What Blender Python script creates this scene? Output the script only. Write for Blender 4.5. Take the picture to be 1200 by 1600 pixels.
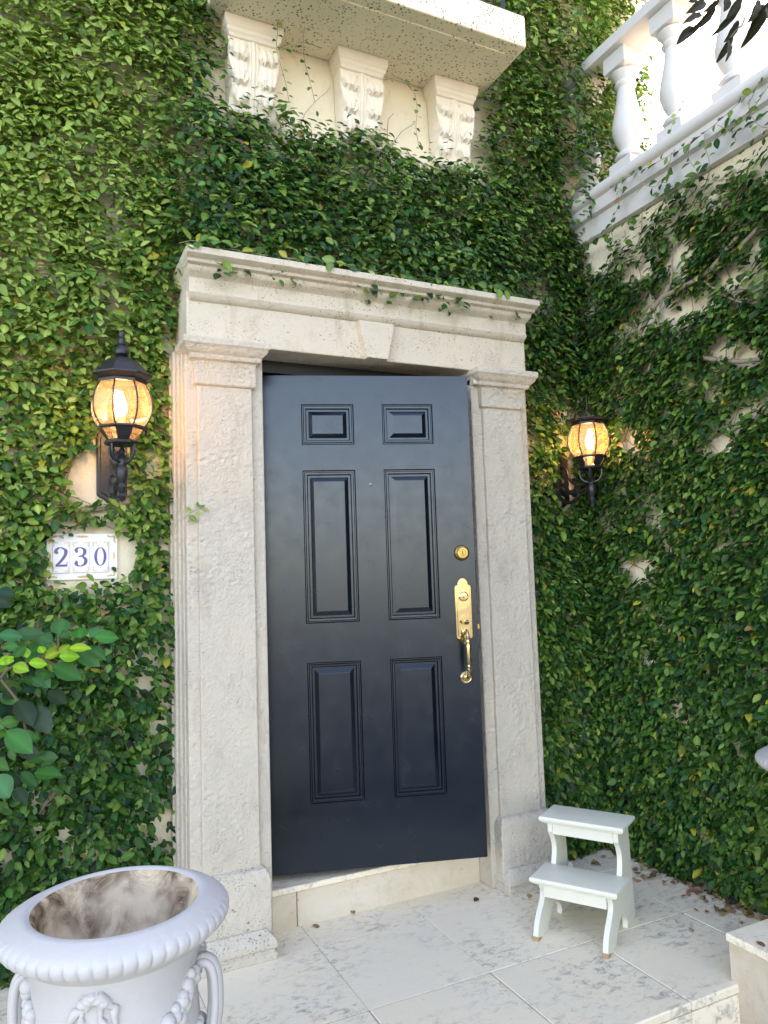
import bpy, math, random
import numpy as np
from mathutils import Vector, Matrix
for o in list(bpy.data.objects): bpy.data.objects.remove(o)
random.seed(7); rng = np.random.default_rng(11)
S = bpy.context.scene; COL = S.collection

# ------------------------------------------------------------------ camera
CAM = np.array([-1.3266, -2.7879, 1.3572]); YAW, PITCH, ROLL, FPX = 25.7705, 4.8621, -1.9005, 1161.95
_y, _p, _r = [math.radians(a) for a in (YAW, PITCH, ROLL)]
FW = np.array([math.sin(_y)*math.cos(_p), math.cos(_y)*math.cos(_p), math.sin(_p)])
_rt = np.array([math.cos(_y), -math.sin(_y), 0.0]); _up = np.cross(_rt, FW)
RT = _rt*math.cos(_r) + _up*math.sin(_r); UP = _up*math.cos(_r) - _rt*math.sin(_r)
cd = bpy.data.cameras.new('camera'); cam = bpy.data.objects.new('camera', cd); COL.objects.link(cam)
cd.sensor_fit = 'VERTICAL'; cd.sensor_height = 24.0; cd.lens = FPX/1600*24.0
cd.clip_start = 0.05; cd.clip_end = 600
mw = Matrix.Identity(4)
for i in range(3):
    mw[i][0], mw[i][1], mw[i][2], mw[i][3] = RT[i], UP[i], -FW[i], CAM[i]
cam.matrix_world = mw
S.camera = cam
def at(px, py, axis, val):                       # photo pixel -> point on the plane axis = val
    d = FW + RT*(px-600)/FPX - UP*(py-800)/FPX
    return CAM + d*(val-CAM[axis])/d[axis]

# ------------------------------------------------------------------ sky, sun, exposure
SUNV = Vector((0.50, 0.62, 0.62)).normalized()
W = bpy.data.worlds.new('World'); S.world = W; W.use_nodes = True
wn = W.node_tree; wn.nodes.clear()
sky = wn.nodes.new('ShaderNodeTexSky'); sky.sky_type = 'NISHITA'; sky.sun_disc = False
sky.sun_elevation = math.asin(SUNV.z); sky.sun_rotation = math.atan2(SUNV.x, SUNV.y)
sky.air_density = 1.0; sky.dust_density = 1.2; sky.ozone_density = 1.0
bgn = wn.nodes.new('ShaderNodeBackground'); bgn.inputs[1].default_value = 0.13
won = wn.nodes.new('ShaderNodeOutputWorld')
wn.links.new(sky.outputs[0], bgn.inputs[0]); wn.links.new(bgn.outputs[0], won.inputs[0])
sl = bpy.data.lights.new('sun', 'SUN'); sl.energy = 2.6; sl.angle = math.radians(0.6); sl.color = (1.0, 0.93, 0.82)
so = bpy.data.objects.new('sun', sl); COL.objects.link(so)
so.rotation_euler = SUNV.to_track_quat('Z', 'Y').to_euler(); so.location = (6, 8, 12)
S.render.engine = 'CYCLES'
S.view_settings.view_transform = 'Standard'; S.view_settings.look = 'None'
S.view_settings.gamma = 1.0; S.view_settings.exposure = 3.05
S.view_settings.use_white_balance = True; S.view_settings.white_balance_temperature = 8300; S.view_settings.white_balance_tint = 22   # camera white balance set for open shade

# ------------------------------------------------------------------ helpers
class MB:
    def __init__(s): s.v = []; s.f = []
    def add(s, vs, fs):
        o = len(s.v); s.v += [tuple(map(float, p)) for p in vs]; s.f += [tuple(i+o for i in f) for f in fs]; return s
    def box(s, x0, x1, y0, y1, z0, z1):
        return s.add([(x0,y0,z0),(x1,y0,z0),(x1,y1,z0),(x0,y1,z0),(x0,y0,z1),(x1,y0,z1),(x1,y1,z1),(x0,y1,z1)],
                     [(0,3,2,1),(4,5,6,7),(0,1,5,4),(1,2,6,5),(2,3,7,6),(3,0,4,7)])
    def mould(s, x0, x1, yf, yb, prof):          # profile [(overhang, z)] from the bottom up, mitred round left, front and right
        n = len(prof); vs = []; fs = []
        for p, z in prof: vs += [(x0-p, yb, z), (x0-p, yf-p, z), (x1+p, yf-p, z), (x1+p, yb, z)]
        for i in range(n-1):
            for k in range(4):
                a = i*4+k; b = i*4+(k+1) % 4; fs.append((a, b, b+4, a+4))
        fs.append((3,2,1,0)); t = (n-1)*4; fs.append((t, t+1, t+2, t+3))
        return s.add(vs, fs)
    def prism(s, poly, f0, f1):                  # poly of 2D points, f0/f1 map a point to 3D on either side
        n = len(poly); vs = [f0(*p) for p in poly]+[f1(*p) for p in poly]
        fs = [tuple(range(n)), tuple(range(2*n-1, n-1, -1))]+[(i, n+i, n+(i+1) % n, (i+1) % n) for i in range(n)]
        return s.add(vs, fs)
    def lathe(s, prof, n=48, c=(0,0,0), ph=0.0, mod=None, cap=True):
        vs = []; fs = []; m = len(prof)
        for j, (r, z) in enumerate(prof):
            for i in range(n):
                a = ph+2*math.pi*i/n; rr = r if mod is None else r+mod(j, i, a)
                vs.append((c[0]+rr*math.cos(a), c[1]+rr*math.sin(a), c[2]+z))
        for j in range(m-1):
            for i in range(n):
                k = (i+1) % n; fs.append((j*n+i, j*n+k, (j+1)*n+k, (j+1)*n+i))
        if cap: fs.append(tuple(range(n-1, -1, -1))); fs.append(tuple((m-1)*n+i for i in range(n)))
        return s.add(vs, fs)
    def tube(s, pts, r, n=6, cap=True):
        pts = [Vector(p) for p in pts]; m = len(pts)
        if not hasattr(r, '__len__'): r = [r]*m
        vs = []; fs = []; ref = None
        for j in range(m):
            t = (pts[min(j+1, m-1)]-pts[max(j-1, 0)]).normalized()
            if ref is None: ref = Vector((0,0,1)) if abs(t.z) < .9 else Vector((1,0,0))
            u = ref - t*ref.dot(t)
            if u.length < 1e-5: u = t.orthogonal()
            u.normalize(); w = t.cross(u); ref = u
            for i in range(n):
                a = 2*math.pi*i/n; vs.append(pts[j]+u*(r[j]*math.cos(a))+w*(r[j]*math.sin(a)))
        for j in range(m-1):
            for i in range(n):
                k = (i+1) % n; fs.append((j*n+i, j*n+k, (j+1)*n+k, (j+1)*n+i))
        if cap: fs.append(tuple(range(n-1, -1, -1))); fs.append(tuple((m-1)*n+i for i in range(n)))
        return s.add(vs, fs)
    def ball(s, c, r, n=10, m=7, sc=(1,1,1)):
        vs = [(c[0], c[1], c[2]-r*sc[2])]; fs = []
        for j in range(1, m):
            b = math.pi*j/m
            for i in range(n):
                a = 2*math.pi*i/n
                vs.append((c[0]+r*sc[0]*math.sin(b)*math.cos(a), c[1]+r*sc[1]*math.sin(b)*math.sin(a), c[2]-r*sc[2]*math.cos(b)))
        vs.append((c[0], c[1], c[2]+r*sc[2])); L = len(vs)-1
        for i in range(n):
            k = (i+1) % n; fs.append((0, 1+k, 1+i)); fs.append((L, 1+(m-2)*n+i, 1+(m-2)*n+k))
            for j in range(m-2):
                a = 1+j*n; fs.append((a+i, a+k, a+n+k, a+n+i))
        return s.add(vs, fs)
    def mesh(s, name, mat, smooth=35):
        me = bpy.data.meshes.new(name); me.from_pydata(s.v, [], s.f); me.validate(); me.update()
        if mat: me.materials.append(mat)
        if smooth:
            me.polygons.foreach_set('use_smooth', [True]*len(me.polygons)); me.set_sharp_from_angle(angle=math.radians(smooth))
        return me
    def obj(s, name, mat, parent=None, smooth=35, bevel=0, seg=2):
        if parent is not None:
            L = WORLD.get(parent.name)
            if L is not None: s.v = [(a-L[0], b-L[1], c-L[2]) for a, b, c in s.v]
        o = bpy.data.objects.new(name, s.mesh(name, mat, smooth)); COL.objects.link(o)
        if parent is not None:
            o.parent = parent
            if parent.name in WORLD: WORLD[o.name] = WORLD[parent.name]
        if bevel:
            b = o.modifiers.new('bevel', 'BEVEL'); b.width = bevel; b.segments = seg; b.limit_method = 'ANGLE'; b.angle_limit = math.radians(40)
            b.harden_normals = True
        return o
WORLD = {}          # objects whose parts are written in world coordinates: name -> origin
def tag(o, label, cat, group=None):
    o['label'] = label; o['category'] = cat; o['kind'] = 'thing'
    if group: o['group'] = group
    return o
def thing(name, label, cat, loc=(0,0,0), group=None, world=True):
    o = bpy.data.objects.new(name, None); COL.objects.link(o); o.location = loc; o.empty_display_size = .1
    if world: WORLD[o.name] = tuple(loc)
    return tag(o, label, cat, group)
def struct(o): o['kind'] = 'structure'; return o
def stuff(o): o['kind'] = 'stuff'; return o
def dup(o, parent=None, skip=()):
    c = o.copy(); COL.objects.link(c); c.parent = parent
    for ch in list(o.children):
        if ch.name.split('.')[0] not in skip: dup(ch, c, skip)
    return c
def arc(cx, cy, r, a0, a1, n): return [(cx+r*math.cos(math.radians(a0+(a1-a0)*i/(n-1))), cy+r*math.sin(math.radians(a0+(a1-a0)*i/(n-1)))) for i in range(n)]
def spline(pts, n=8):                            # Catmull-Rom through 2D or 3D points
    P = [np.array(p, float) for p in pts]; P = [2*P[0]-P[1]]+P+[2*P[-1]-P[-2]]; out = []
    for i in range(1, len(P)-2):
        for k in range(n):
            t = k/n; a, b, c, d = P[i-1:i+3]
            out.append(.5*(2*b+(c-a)*t+(2*a-5*b+4*c-d)*t*t+(3*b-a-3*c+d)*t**3))
    out.append(P[-2]); return [tuple(p) for p in out]

# ------------------------------------------------------------------ materials
def newmat(name):
    m = bpy.data.materials.new(name); m.use_nodes = True; nt = m.node_tree; nt.nodes.clear()
    o = nt.nodes.new('ShaderNodeOutputMaterial'); p = nt.nodes.new('ShaderNodeBsdfPrincipled')
    nt.links.new(p.outputs[0], o.inputs[0]); return m, nt, p, o
def nd(nt, typ, **kw):
    n = nt.nodes.new(typ)
    for k, v in kw.items():
        if k.startswith('i_'): n.inputs[k[2:].replace('_', ' ')].default_value = v
        else: setattr(n, k, v)
    return n
def tex(nt, kind, scale, detail=4, rough=.6, dist=0, coord='Object', vscale=None):
    tc = nd(nt, 'ShaderNodeTexCoord'); src = tc.outputs[coord]
    if vscale:
        mp = nd(nt, 'ShaderNodeMapping'); mp.inputs['Scale'].default_value = vscale; nt.links.new(src, mp.inputs[0]); src = mp.outputs[0]
    if kind == 'noise':
        t = nd(nt, 'ShaderNodeTexNoise'); t.inputs['Scale'].default_value = scale; t.inputs['Detail'].default_value = detail
        t.inputs['Roughness'].default_value = rough; t.inputs['Distortion'].default_value = dist; nt.links.new(src, t.inputs['Vector']); return t.outputs['Fac']
    t = nd(nt, 'ShaderNodeTexVoronoi'); t.inputs['Scale'].default_value = scale; nt.links.new(src, t.inputs['Vector']); return t.outputs['Distance']
def ramp(nt, fac, stops):
    r = nd(nt, 'ShaderNodeValToRGB'); e = r.color_ramp.elements
    while len(e) < len(stops): e.new(.5)
    for k, (p, c) in enumerate(stops): e[k].position = p; e[k].color = (c if hasattr(c, '__len__') else (c, c, c))+((1,) if not hasattr(c, '__len__') or len(c) == 3 else ())
    nt.links.new(fac, r.inputs[0]); return r.outputs[0]
def mix(nt, fac, a, b, mode='MIX'):
    m = nd(nt, 'ShaderNodeMix', data_type='RGBA', blend_type=mode)
    if hasattr(fac, 'node'): nt.links.new(fac, m.inputs[0])
    else: m.inputs[0].default_value = fac
    for i, x in ((6, a), (7, b)):
        if hasattr(x, 'node'): nt.links.new(x, m.inputs[i])
        else: m.inputs[i].default_value = tuple(x)+(1,)
    return m.outputs[2]
def math_(nt, op, a, b):
    m = nd(nt, 'ShaderNodeMath', operation=op)
    for i, x in ((0, a), (1, b)):
        if hasattr(x, 'node'): nt.links.new(x, m.inputs[i])
        else: m.inputs[i].default_value = x
    return m.outputs[0]
def bump(nt, p, h, strength=.3, dist=.01):
    b = nd(nt, 'ShaderNodeBump'); b.inputs['Strength'].default_value = strength; b.inputs['Distance'].default_value = dist
    nt.links.new(h, b.inputs['Height']); nt.links.new(b.outputs[0], p.inputs['Normal'])
def setp(p, rough=.5, metal=0, spec=.5, coat=0):
    p.inputs['Roughness'].default_value = rough; p.inputs['Metallic'].default_value = metal
    p.inputs['Specular IOR Level'].default_value = spec; p.inputs['Coat Weight'].default_value = coat
def L(nt, a, b): nt.links.new(a, b)

def stone_mat(name, ca, cb, pit=.5, stain=(.36,.30,.22), relief=.5, cl=.52):
    m, nt, p, o = newmat(name); setp(p, .85, spec=.25)
    big = tex(nt, 'noise', 2.2, 5, .6, .6); c = mix(nt, ramp(nt, big, [(.3, 0), (.7, 1)]), ca, cb)
    # clustered pits of coral stone
    v = tex(nt, 'voronoi', 95, vscale=(1,1,1.3)); pits = ramp(nt, v, [(.16, 1), (.30, 0)])
    v3 = tex(nt, 'voronoi', 42, vscale=(1,1,1.7)); pits3 = ramp(nt, v3, [(.12, 1), (.22, 0)])
    clus = ramp(nt, tex(nt, 'noise', 7, 4, .7), [(cl, 0), (cl+.12, 1)]); clus3 = ramp(nt, tex(nt, 'noise', 11, 4, .7), [(cl+.02, 0), (cl+.10, 1)])
    pm = math_(nt, 'MAXIMUM', math_(nt, 'MULTIPLY', pits, clus), math_(nt, 'MULTIPLY', pits3, clus3))
    st = ramp(nt, tex(nt, 'noise', 5.5, 7, .72, .6, vscale=(1.6,1.6,.7)), [(.52, 0), (.74, .6)])
    c = mix(nt, st, c, stain); c = mix(nt, math_(nt, 'MULTIPLY', pm, pit), c, (.16,.12,.08))
    L(nt, c, p.inputs['Base Color'])
    fine = tex(nt, 'noise', 110, 5, .65); med = tex(nt, 'noise', 46, 6, .62, .1)
    dim = ramp(nt, tex(nt, 'voronoi', 34, vscale=(1,1,1.25)), [(.05, 0), (.55, 1)]); msk = ramp(nt, tex(nt, 'noise', 4.5, 3), [(.42, 0), (.62, .8)])
    h = math_(nt, 'ADD', math_(nt, 'MULTIPLY', fine, .65), math_(nt, 'MULTIPLY', med, .75)); h = math_(nt, 'ADD', h, math_(nt, 'MULTIPLY', math_(nt, 'MULTIPLY', dim, msk), .55)); h = math_(nt, 'SUBTRACT', h, math_(nt, 'MULTIPLY', pm, .9))
    bump(nt, p, h, relief, .03); return m
M_STONE = stone_mat('coral_stone', (.69,.61,.485), (.63,.565,.47), .65, (.42,.36,.29), .55, .56)
M_STONEP = stone_mat('pitted_coral_stone', (.67,.60,.485), (.61,.55,.46), .9, (.42,.36,.28), .48, .50)
M_STONEW = stone_mat('coral_stone_cream', (.70,.612,.468), (.65,.58,.465), .8, (.38,.29,.18), .26, .48)
M_STUCCO = stone_mat('cream_stucco', (.86,.76,.55), (.80,.72,.55), .1, (.52,.42,.26), .2)

def speck_mat():
    m, nt, p, o = newmat('mildewed_stucco'); setp(p, .9, spec=.2)
    c = mix(nt, ramp(nt, tex(nt, 'noise', 3, 4), [(.3, 0), (.7, 1)]), (.88,.79,.58), (.80,.72,.52))
    v = ramp(nt, tex(nt, 'voronoi', 62), [(.16, 1), (.36, 0)]); cl = ramp(nt, tex(nt, 'noise', 9, 5, .75), [(.38, 0), (.54, 1)])
    v2 = ramp(nt, tex(nt, 'voronoi', 31), [(.05, 1), (.17, 0)]); d = math_(nt, 'MAXIMUM', math_(nt, 'MULTIPLY', v, cl), math_(nt, 'MULTIPLY', v2, ramp(nt, tex(nt, 'noise', 14, 3), [(.4, 0), (.6, 1)])))
    L(nt, mix(nt, math_(nt, 'MULTIPLY', d, .9), c, (.06,.035,.02)), p.inputs['Base Color'])
    bump(nt, p, tex(nt, 'noise', 70, 4), .25, .006); return m
M_SPECK = speck_mat()

def paint_mat(name, col, rough=.4, chip=None, coat=0, bumpy=.05, scale=40, dirt=None):
    m, nt, p, o = newmat(name); setp(p, rough, coat=coat)
    n = tex(nt, 'noise', 9, 5, .6); c = mix(nt, n, tuple(x*.92 for x in col), tuple(min(1, x*1.05) for x in col))
    if dirt: c = mix(nt, ramp(nt, tex(nt, 'noise', 6, 6, .7, .5), [(.55, 0), (.8, .5)]), c, dirt)
    if chip: c = mix(nt, ramp(nt, tex(nt, 'noise', 38, 4, .7), [(.735, 0), (.75, 1)]), c, chip)
    L(nt, c, p.inputs['Base Color'])
    L(nt, ramp(nt, tex(nt, 'noise', 14, 4), [(.3, max(0, rough-.04)), (.7, rough+.05)]), p.inputs['Roughness'])
    bump(nt, p, tex(nt, 'noise', scale, 4), bumpy, .004); return m
M_DOOR = paint_mat('navy_door_paint', (.0003,.0030,.0085), .24, coat=.0, bumpy=.025, scale=90)
M_DOOR.node_tree.nodes['Principled BSDF'].inputs['Coat Roughness'].default_value = .2; M_DOOR.node_tree.nodes['Principled BSDF'].inputs['Specular IOR Level'].default_value = .68; M_DOOR.node_tree.nodes['Principled BSDF'].inputs['Specular Tint'].default_value = (.78,.90,1,1)
M_FRAMEDARK = paint_mat('dark_frame_paint', (.012,.012,.014), .5)
M_STOOL = paint_mat('stool_paint', (.72,.71,.60), .42, chip=(.30,.25,.17), bumpy=.2, scale=30)
M_STOOLEDGE = paint_mat('worn_wood', (.42,.27,.13), .7, bumpy=.3)
M_URN = paint_mat('urn_white_paint', (.51,.50,.49), .55, bumpy=.35, scale=55, dirt=(.38,.375,.36))
M_WHITE = paint_mat('white_masonry_paint', (.64,.635,.615), .6, bumpy=.15, scale=50, dirt=(.54,.50,.43))
M_IRON = paint_mat('black_iron', (.018,.018,.020), .38, bumpy=.35, scale=70)
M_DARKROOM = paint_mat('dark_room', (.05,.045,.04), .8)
M_BARK = paint_mat('vine_bark', (.30,.24,.18), .9, bumpy=.6, scale=90)
M_BARK2 = paint_mat('twig_bark', (.16,.12,.07), .85, bumpy=.4, scale=90)
M_LITTER = paint_mat('dead_leaf', (.30,.17,.09), .8, bumpy=.3)

def urn_inside():
    m, nt, p, o = newmat('urn_soiled_inside'); setp(p, .85, spec=.2)
    n = ramp(nt, tex(nt, 'noise', 17, 9, .75, .8, vscale=(1,1,.8)), [(.34, .05), (.45, .55), (.56, 1)])
    n2 = ramp(nt, tex(nt, 'noise', 6.0, 3, .6), [(.40, .1), (.60, 1)])
    c = mix(nt, ramp(nt, tex(nt, 'noise', 5, 4), [(.35, 0), (.65, 1)]), (.70,.55,.38), (.62,.52,.39))
    c = mix(nt, math_(nt, 'MULTIPLY', n, n2), c, (.10,.055,.03)); L(nt, c, p.inputs['Base Color']); bump(nt, p, tex(nt, 'noise', 40, 5), .4, .008); return m
M_URNIN = urn_inside()

def tile_mat(name, ca, cb, stain=.6):
    m, nt, p, o = newmat(name); oi = nd(nt, 'ShaderNodeObjectInfo')
    tc = nd(nt, 'ShaderNodeTexCoord'); off = nd(nt, 'ShaderNodeVectorMath', operation='ADD'); sc = nd(nt, 'ShaderNodeVectorMath', operation='SCALE')
    cmb = nd(nt, 'ShaderNodeCombineXYZ'); L(nt, oi.outputs['Random'], cmb.inputs[0]); L(nt, oi.outputs['Random'], cmb.inputs[1])
    L(nt, cmb.outputs[0], sc.inputs[0]); sc.inputs[3].default_value = 13.0; L(nt, tc.outputs['Object'], off.inputs[0]); L(nt, sc.outputs[0], off.inputs[1])
    def nz(scale, det, ro, di=0.0, vs=None):
        t = nd(nt, 'ShaderNodeTexNoise'); t.inputs['Scale'].default_value = scale; t.inputs['Detail'].default_value = det; t.inputs['Roughness'].default_value = ro; t.inputs['Distortion'].default_value = di
        s = off.outputs[0]
        if vs: mp = nd(nt, 'ShaderNodeMapping'); mp.inputs['Scale'].default_value = vs; L(nt, s, mp.inputs[0]); s = mp.outputs[0]
        L(nt, s, t.inputs['Vector']); return t.outputs['Fac']
    c = mix(nt, ramp(nt, nz(3.5, 6, .65, .8, (1,1.8,1.8)), [(.3, 0), (.7, 1)]), ca, cb)
    c = mix(nt, .22, c, mix(nt, oi.outputs['Random'], tuple(x*.82 for x in ca), tuple(x*1.1 for x in cb)))
    blot = ramp(nt, nz(19, 9, .80, .6, (1,1.8,1)), [(.50, 0), (.62, 1)]); area = ramp(nt, nz(3.0, 3, .5), [(.40, 0.05), (.60, stain*.85)])
    c = mix(nt, math_(nt, 'MULTIPLY', blot, area), c, (.34,.32,.285))
    fl = ramp(nt, nz(48, 4, .6, 0, (1,2,1)), [(.66, 0), (.71, .55)]); c = mix(nt, fl, c, (.25,.21,.17))
    L(nt, c, p.inputs['Base Color']); setp(p, .55, spec=.35)
    h = math_(nt, 'SUBTRACT', math_(nt, 'MULTIPLY', nz(22, 5, .6), .5), math_(nt, 'MULTIPLY', fl, .6)); bump(nt, p, h, .3, .006); return m
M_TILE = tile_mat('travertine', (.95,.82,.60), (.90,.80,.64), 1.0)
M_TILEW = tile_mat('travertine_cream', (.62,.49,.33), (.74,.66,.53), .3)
M_GROUT = paint_mat('grout', (.40,.35,.28), .9, bumpy=.4)
M_PAVE = tile_mat('courtyard_paving', (.11,.105,.10), (.085,.085,.08), .6)

def leaf_mat(name, rough=.42, spec=.5, trans=.22):
    m, nt, p, o = newmat(name); setp(p, rough, spec=spec)
    a = nd(nt, 'ShaderNodeAttribute', attribute_name='tint'); n = tex(nt, 'noise', 140, 3)
    c = mix(nt, .35, a.outputs['Color'], mix(nt, n, (0,0,0), (1,1,1)), 'OVERLAY'); L(nt, c, p.inputs['Base Color'])
    tr = nd(nt, 'ShaderNodeBsdfTranslucent'); tc = mix(nt, .6, c, (.30,.36,.05), 'MULTIPLY'); ms = nd(nt, 'ShaderNodeMixShader')
    c2 = mix(nt, 1.0, c, (1.6,1.7,.8), 'MULTIPLY'); L(nt, c2, tr.inputs[0])
    ms.inputs[0].default_value = trans; L(nt, p.outputs[0], ms.inputs[1]); L(nt, tr.outputs[0], ms.inputs[2]); L(nt, ms.outputs[0], o.inputs[0]); return m
M_LEAF = leaf_mat('fig_leaf', .42, .22, .18)
M_DARKLEAF = leaf_mat('dark_leaf', .5, .12, .06)
M_BIGLEAF = leaf_mat('shrub_leaf', .36, .28, .2)

def metal_mat(name, col, rough):
    m, nt, p, o = newmat(name); setp(p, rough, 1.0)
    L(nt, mix(nt, tex(nt, 'noise', 30, 4), tuple(x*.8 for x in col), col), p.inputs['Base Color'])
    L(nt, ramp(nt, tex(nt, 'noise', 45, 4), [(.3, rough*.6), (.7, rough*1.6)]), p.inputs['Roughness']); return m
M_PEEP = metal_mat('dull_steel', (.20,.19,.18), .35)
M_BRASS = metal_mat('polished_brass', (.70,.55,.28), .12)
M_BRASSOLD = metal_mat('aged_brass', (.42,.29,.10), .3)
def glass_mat():
    m, nt, p, o = newmat('amber_glass'); nt.nodes.remove(p)
    t = nd(nt, 'ShaderNodeBsdfTransparent'); t.inputs[0].default_value = (1.0,.90,.74,1)
    tl = nd(nt, 'ShaderNodeBsdfTranslucent'); tl.inputs[0].default_value = (.68,.50,.32,1)
    gl = nd(nt, 'ShaderNodeBsdfGlossy'); gl.inputs['Roughness'].default_value = .06
    a = nd(nt, 'ShaderNodeMixShader'); a.inputs[0].default_value = .13; L(nt, t.outputs[0], a.inputs[1]); L(nt, tl.outputs[0], a.inputs[2])
    fr = nd(nt, 'ShaderNodeFresnel'); fr.inputs[0].default_value = 1.45
    b = nd(nt, 'ShaderNodeMixShader'); L(nt, fr.outputs[0], b.inputs[0]); L(nt, a.outputs[0], b.inputs[1]); L(nt, gl.outputs[0], b.inputs[2]); L(nt, b.outputs[0], o.inputs[0]); return m
M_GLASS = glass_mat()
def emit_mat(name, col, st):
    m, nt, p, o = newmat(name); nt.nodes.remove(p); e = nd(nt, 'ShaderNodeEmission'); e.inputs[0].default_value = col+(1,); e.inputs[1].default_value = st
    L(nt, e.outputs[0], o.inputs[0]); return m
M_BULB = emit_mat('lit_bulb', (1.0,.66,.36), 25)
M_CERAMIC = paint_mat('glazed_ceramic', (.80,.81,.84), .15, bumpy=.03)
M_DIGITTILE = paint_mat('pale_blue_glaze', (.74,.77,.86), .15, bumpy=.03)
M_BLUE = paint_mat('cobalt_glaze', (.025,.03,.22), .18, chip=(.42,.30,.36))
M_GOLD = paint_mat('ochre_glaze', (.66,.42,.13), .25, chip=(.16,.08,.04))

# ================================================================== SETTING
YW, XS, GZ = 0.25, 1.30, -0.17          # house wall plane, side wall plane, lower ground level
g = struct(MB().box(-150, 150, -150, 150, GZ-1, GZ).obj('ground', M_PAVE, smooth=0))

landing = struct(MB().box(-1.75, XS+.05, -.972, YW+.02, GZ-.02, -.0035).obj('landing', M_GROUT, smooth=0))
xj = [-1.75, -1.2535, -.80, -.3465, .107, .5535, 1.005, XS+.03]; yj = [-.985, -.53, -.075, YW+.01]
for i in range(len(xj)-1):
    for j in range(len(yj)-1):
        a, b, c, d = xj[i]+.0010, xj[i+1]-.0010, yj[j]+.0010, yj[j+1]-.0010
        dz = random.uniform(-.0008, .0008)
        MB().box(a, b, c, d, -.03, dz).obj('tile', M_TILE, landing, bevel=.0016 if j else .006)
for i in range(2, 6):
    MB().box(xj[i]+.0014, xj[i+1]-.0014, -.981, -.96, GZ, -.032).obj('riser_tile', M_TILE, landing, bevel=.002)

for sx, nm in ((1, 'right'), (-1, 'left')):
    x0, x1 = (.757, XS) if sx > 0 else (-1.75, -.757)
    lab = 'low cream cheek wall flanking the steps below the ivy side wall' if sx > 0 else 'low cream cheek wall flanking the steps under the nearest white urn'
    cw = thing('cheek_wall', lab, 'low wall', ((x0+x1)/2, -1.6, GZ))
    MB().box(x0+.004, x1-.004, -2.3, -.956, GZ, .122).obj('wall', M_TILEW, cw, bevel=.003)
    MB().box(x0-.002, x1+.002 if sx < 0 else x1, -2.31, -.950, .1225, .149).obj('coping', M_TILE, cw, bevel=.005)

# ------------------------------------------------------------------ house
house = thing('house', 'cream stucco house front rising behind the ivy and the dark door', 'house', (0, YW, 0))
m = MB(); XR = 1.88
m.box(-7, -.5, YW, YW+.35, GZ, 7.2); m.box(.5, XR, YW, YW+.35, GZ, 7.2); m.box(-.5, .5, YW, YW+.35, 2.3, 7.2); m.box(-.5, .5, YW+.09, YW+.35, GZ, .15)
m.obj('wall', M_STUCCO, house, smooth=0)
m = MB(); m.box(-7, -6.7, YW+.35, 6, GZ, 7.2); m.box(XR-.3, XR, YW+.35, 6, GZ, 7.2); m.box(-7, XR, 6, 6.3, GZ, 7.2)
m.obj('outer_wall', M_STUCCO, house, smooth=0)
MB().box(-7.2, XR+.1, YW+.001, 6.5, 7.2, 7.4).obj('roof', M_WHITE, house, smooth=0)
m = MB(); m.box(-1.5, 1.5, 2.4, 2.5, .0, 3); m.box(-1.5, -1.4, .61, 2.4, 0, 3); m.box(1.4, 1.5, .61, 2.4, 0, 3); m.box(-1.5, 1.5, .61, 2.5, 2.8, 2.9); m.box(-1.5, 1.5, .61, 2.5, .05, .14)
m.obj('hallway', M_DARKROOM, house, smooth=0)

# ------------------------------------------------------------------ side wall with terrace and balustrade
tw = thing('terrace_wall', 'cream side wall under the white balustrade, mostly hidden by creeping fig', 'wall', (XS, -2, GZ))
MB().box(XS, 6, -4.3, YW-.002, GZ, 3.034).obj('wall', M_STUCCO, tw, smooth=0)
MB().box(1.63, 6, -4.3, YW-.002, 3.0345, 3.24).obj('terrace_floor', M_TILEW, tw, smooth=0)
bal = thing('balustrade', 'white painted balustrade with vase balusters above the side wall', 'balustrade', (XS, -2, 3.035))
yE = -4.3
def ysweep(poly, y0, y1): return MB().prism(poly, lambda x, z: (x, y0, z), lambda x, z: (x, y1, z))
ysweep([(1.32,3.036),(1.268,3.040),(1.266,3.132),(1.242,3.140),(1.240,3.203),(1.226,3.208),(1.216,3.222),(1.214,3.240),(1.222,3.258),(1.240,3.268),(1.27,3.285),(1.30,3.300),(1.62,3.300),(1.62,3.036)], YW-.004, yE).obj('cornice', M_WHITE, bal, smooth=50)
ysweep([(1.295,3.927),(1.272,3.935),(1.268,3.985),(1.282,4.000),(1.465,4.000),(1.478,3.985),(1.475,3.935),(1.45,3.927)], YW-.004, yE).obj('handrail', M_WHITE, bal, smooth=30)
bprof = [(.046,.0),(.060,.006),(.064,.018),(.058,.030),(.046,.036),(.040,.050),(.046,.070),(.060,.105),(.0685,.145),(.069,.175),(.062,.220),(.052,.265),(.044,.310),(.039,.350),(.037,.375),(.046,.384),(.049,.393),(.044,.402),(.040,.410),(.046,.424),(.056,.440),(.062,.452)]
def baluster():
    b = MB().box(-.0725, .0725, -.0725, .0725, 0, .060); b.lathe([(.085,.060),(.060,.078)], 4, ph=math.pi/4)
    b.lathe([(r*1.12, z+.076) for r, z in bprof], 28)
    b.lathe([(.062,.527),(.100,.545)], 4, ph=math.pi/4); b.box(-.0715, .0715, -.0715, .0715, .545, .628)
    return b
bme = baluster().mesh('baluster', M_WHITE, 40)
for k in range(14):
    o = bpy.data.objects.new('baluster', bme); COL.objects.link(o); o.parent = bal
    o.location = (1.3745-XS, .1605-.310*k+2, 3.3005-3.035)

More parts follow.
